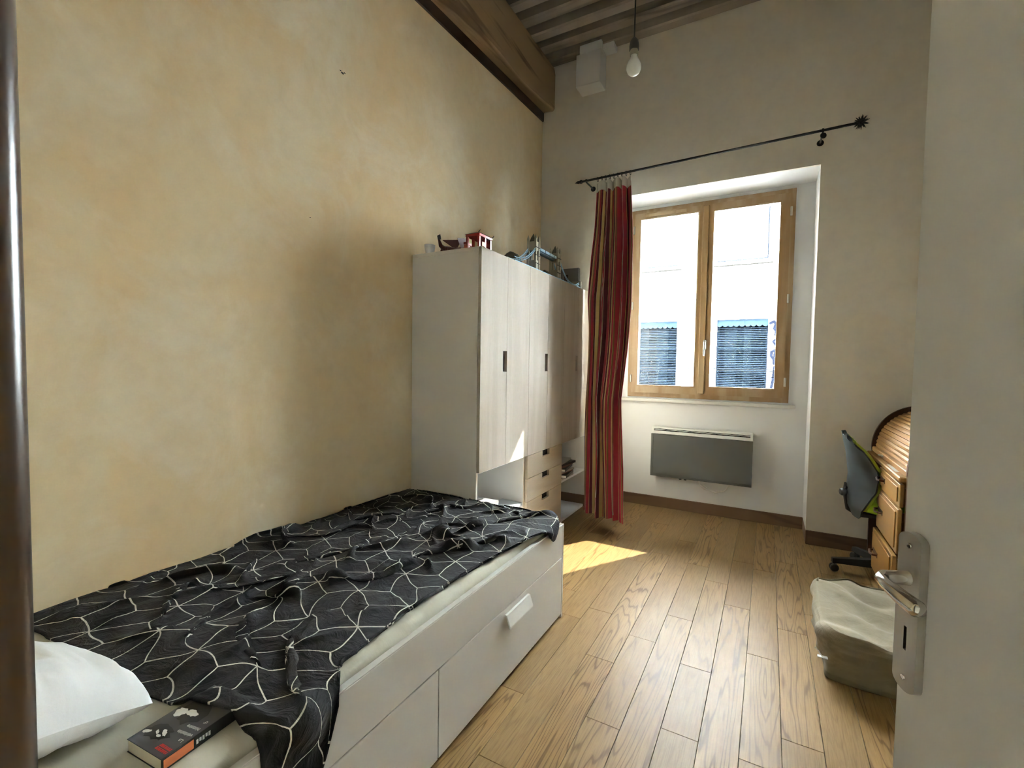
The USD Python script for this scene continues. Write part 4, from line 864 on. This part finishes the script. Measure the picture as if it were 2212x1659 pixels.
# model of a suspension bridge with two towers
mb = thing('bridge_model', 'blue and grey model of a twin-towered bridge on the cabinet top', 'model', (-1.50, 3.2, T))
BXc, YT1, YT2 = -1.475, 2.965, 3.345
def tower(y):
    t = obj('tower', [bx(BXc-.040, BXc+.025, y-.024, y+.024, T+.0, T+.085, .002), bx(BXc-.040, BXc+.025, y-.024, y+.024, T+.150, T+.215, .002)]+[bx(x-.008, x+.008, yy-.008, yy+.008, T+.0, T+.235, .002) for x in (BXc-.036, BXc+.022) for yy in (y-.022, y+.022)], M['puzzle_stone'], mb, label='stone coloured bridge tower')
    obj('tower_roof', hull([(BXc-.030, y-.018, T+.2155), (BXc+.015, y-.018, T+.2155), (BXc-.030, y+.018, T+.2155), (BXc+.015, y+.018, T+.2155), (BXc-.008, y, T+.275)]), M['puzzle_slate'], t)
    for x in (BXc-.036, BXc+.022):
        for yy in (y-.022, y+.022): obj('spire', hull([(x-.007, yy-.007, T+.2355), (x+.007, yy-.007, T+.2355), (x-.007, yy+.007, T+.2355), (x+.007, yy+.007, T+.2355), (x, yy, T+.262)]), M['puzzle_stone'], t)
    for z in (.06, .115, .17): obj('string_course', [bx(BXc+.026, BXc+.032, y-.032, y+.032, T+z, T+z+.005, .001)], M['puzzle_slate'], t)
tower(YT1); tower(YT2)
for x in (BXc-.030, BXc+.012):
    obj('walkway', [bx(x-.008, x+.008, YT1+.031, YT2-.031, T+.165, T+.185, .002)], M['puzzle_blue'], mb, label='light blue high walkway')
    for k in range(4): obj('walkway_bar', bx(x+.0085, x+.0095, YT1+.06+.08*k, YT1+.066+.08*k, T+.165, T+.185, .0003), M['puzzle_navy'], mb)
obj('walkway_underside', bx(BXc-.020, BXc+.003, YT1+.031, YT2-.031, T+.150, T+.163, .002), M['puzzle_navy'], mb)
obj('deck', bx(BXc-.042, BXc+.030, 2.62, 3.80, T+.0, T+.012, .002), M['puzzle_navy'], mb)
obj('deck_edge', bx(BXc+.0305, BXc+.036, 2.62, 3.80, T+.004, T+.020, .001), M['puzzle_blue'], mb)
def chain(ya, za, yb, zb, sag):
    Q = [(ya+(yb-ya)*t, za+(zb-za)*t-sag*4*t*(1-t)) for t in np.linspace(0, 1, 15)]
    for x in (BXc-.034, BXc+.022):
        c_ = obj('suspension_chain', [tube([(x, y, T+z) for y, z in Q], .0035, 6), tube([(x, y, T+max(z-.014, .014)) for y, z in Q], .003, 6)]+[tube([(x, y, T+z), (x, y, T+max(z-.014, .014))], .0018, 5) for y, z in Q[1:-1]], M['puzzle_blue'], mb)
        obj('hanger', [tube([(x, y, T+.012), (x, y, T+max(z-.014, .014))], .0013, 5) for y, z in Q[1:-1] if z > .04], M['puzzle_grey'], c_)
chain(YT1-.028, .165, 2.64, .045, .035); chain(YT2+.028, .165, 3.63, .032, .035); chain(3.63, .030, 3.79, .060, .012)
obj('abutment', bx(BXc-.045, BXc+.035, 3.795, 3.83, T, T+.075, .002), M['puzzle_stone'], mb)
rk = trimesh.creation.icosphere(3, 1.0); v = rk.vertices.copy(); v *= (1+.30*(meshkit.fbm(v*2.2+5, 3, 4)-.5))[:, None]; rk = trimesh.Trimesh(v*np.array([.075, .075, .085]), rk.faces, process=False); rk.apply_translation((-1.68, 3.00, T-rk.bounds[0][2]+.0005))
obj('toy_boulder', rk, M['puzzle_slate'], smooth=True, label='dark olive rounded lump behind the nearer bridge tower', cat='toy')
pb = thing('picture_box', 'dark patterned flat box standing against the wall behind the bridge', 'box', (-1.62, 3.86, T))
obj('box', bx(-1.74, -1.50, 3.905, 3.938, T, T+.215, .003), M['puzzle_grey'], pb)
obj('box_print', [raw(-1.735+.05*i, -1.70+.05*i, 3.9035, 3.9048, T+.05+.03*(i % 2), T+.09+.035*(i % 3)) for i in range(4)], M['toy_dark'], pb, smooth=False)
lp = thing('keepsake_house', 'small grey model house between the bridge towers', 'model', (-1.66, 3.5, T))
obj('house_body', bx(-1.70, -1.62, 3.52, 3.62, T, T+.10, .003), M['puzzle_grey'], lp)
obj('house_roof', hull([(-1.705, 3.515, T+.1005), (-1.615, 3.515, T+.1005), (-1.705, 3.625, T+.1005), (-1.615, 3.625, T+.1005), (-1.66, 3.53, T+.14), (-1.66, 3.61, T+.14)]), M['puzzle_slate'], lp)

# ------------------------------------------------------------------ the open door at the right, with its handle plate
E = np.array((.172, .824)); HN = np.array((DX1-.012, .060)); dv = HN-E; DL = float(np.linalg.norm(dv)); dv /= DL; nv = np.array((-dv[1], dv[0]))
if nv @ (-E) < 0: nv = -nv                                        # nv: out of the face that looks at the camera
def dplace(m):
    """local: x along the door from its free edge, y out of the visible face, z up"""
    v = m.vertices; w = np.stack([E[0]+dv[0]*v[:, 0]+nv[0]*v[:, 1], E[1]+dv[1]*v[:, 0]+nv[1]*v[:, 1], v[:, 2]], 1)
    t = trimesh.Trimesh(w, m.faces, process=False); trimesh.repair.fix_normals(t); return t
do = thing('door_1', 'white painted door standing open at the right edge of the photo', 'door', (*E, 0), kind='structure')
obj('door_leaf', dplace(bx(0, DL, -.040, 0, .008, 2.27, .003)), M['white_door_paint'], do)
hx, hz = .0295, .945
pl = Polygon([(hx-.0215, hz-.095), (hx-.0215, hz+.095)]+[(hx+.0215*math.cos(t), hz+.095+.0125*math.sin(t)) for t in np.linspace(math.pi, 0, 12)]+[(hx+.0215, hz-.095)]+[(hx+.0215*math.cos(t), hz-.095-.0125*math.sin(t)) for t in np.linspace(0, math.pi, 12)]).buffer(0)
key = sbox(hx-.0028, hz-.052, hx+.0028, hz-.020)
pa = dplace(prism(pl.difference(key), 'y', .0005, .0105)); 
plate = obj('handle_plate', pa, M['brushed_steel'], do, smooth=30, label='brushed steel door handle plate')
obj('keyhole', dplace(raw(hx-.0028, hx+.0028, .0006, .003, hz-.052, hz-.020)), M['charcoal_slot'], plate, smooth=False)
for z in (hz+.090, hz-.090):
    obj('screw', dplace(lathe([(0, 0), (.0038, 0), (.0034, .0012), (0, .0016)], 14, (hx, .0106, z), (0, 1, 0))), M['chrome'], plate)
lv = tube([(hx, .010, hz+.046), (hx, .030, hz+.046), (hx, .040, hz+.0465), (hx+.008, .0480, hz+.0465), (hx+.025, .0510, hz+.0455), (hx+.055, .0510, hz+.043), (hx+.078, .0490, hz+.041), (hx+.084, .048, hz+.0405)], [.0095, .0088, .0080, .0072, .0078, .0098, .0105, .006], 14)
obj('lever', dplace(lv), M['chrome'], plate, smooth=60)
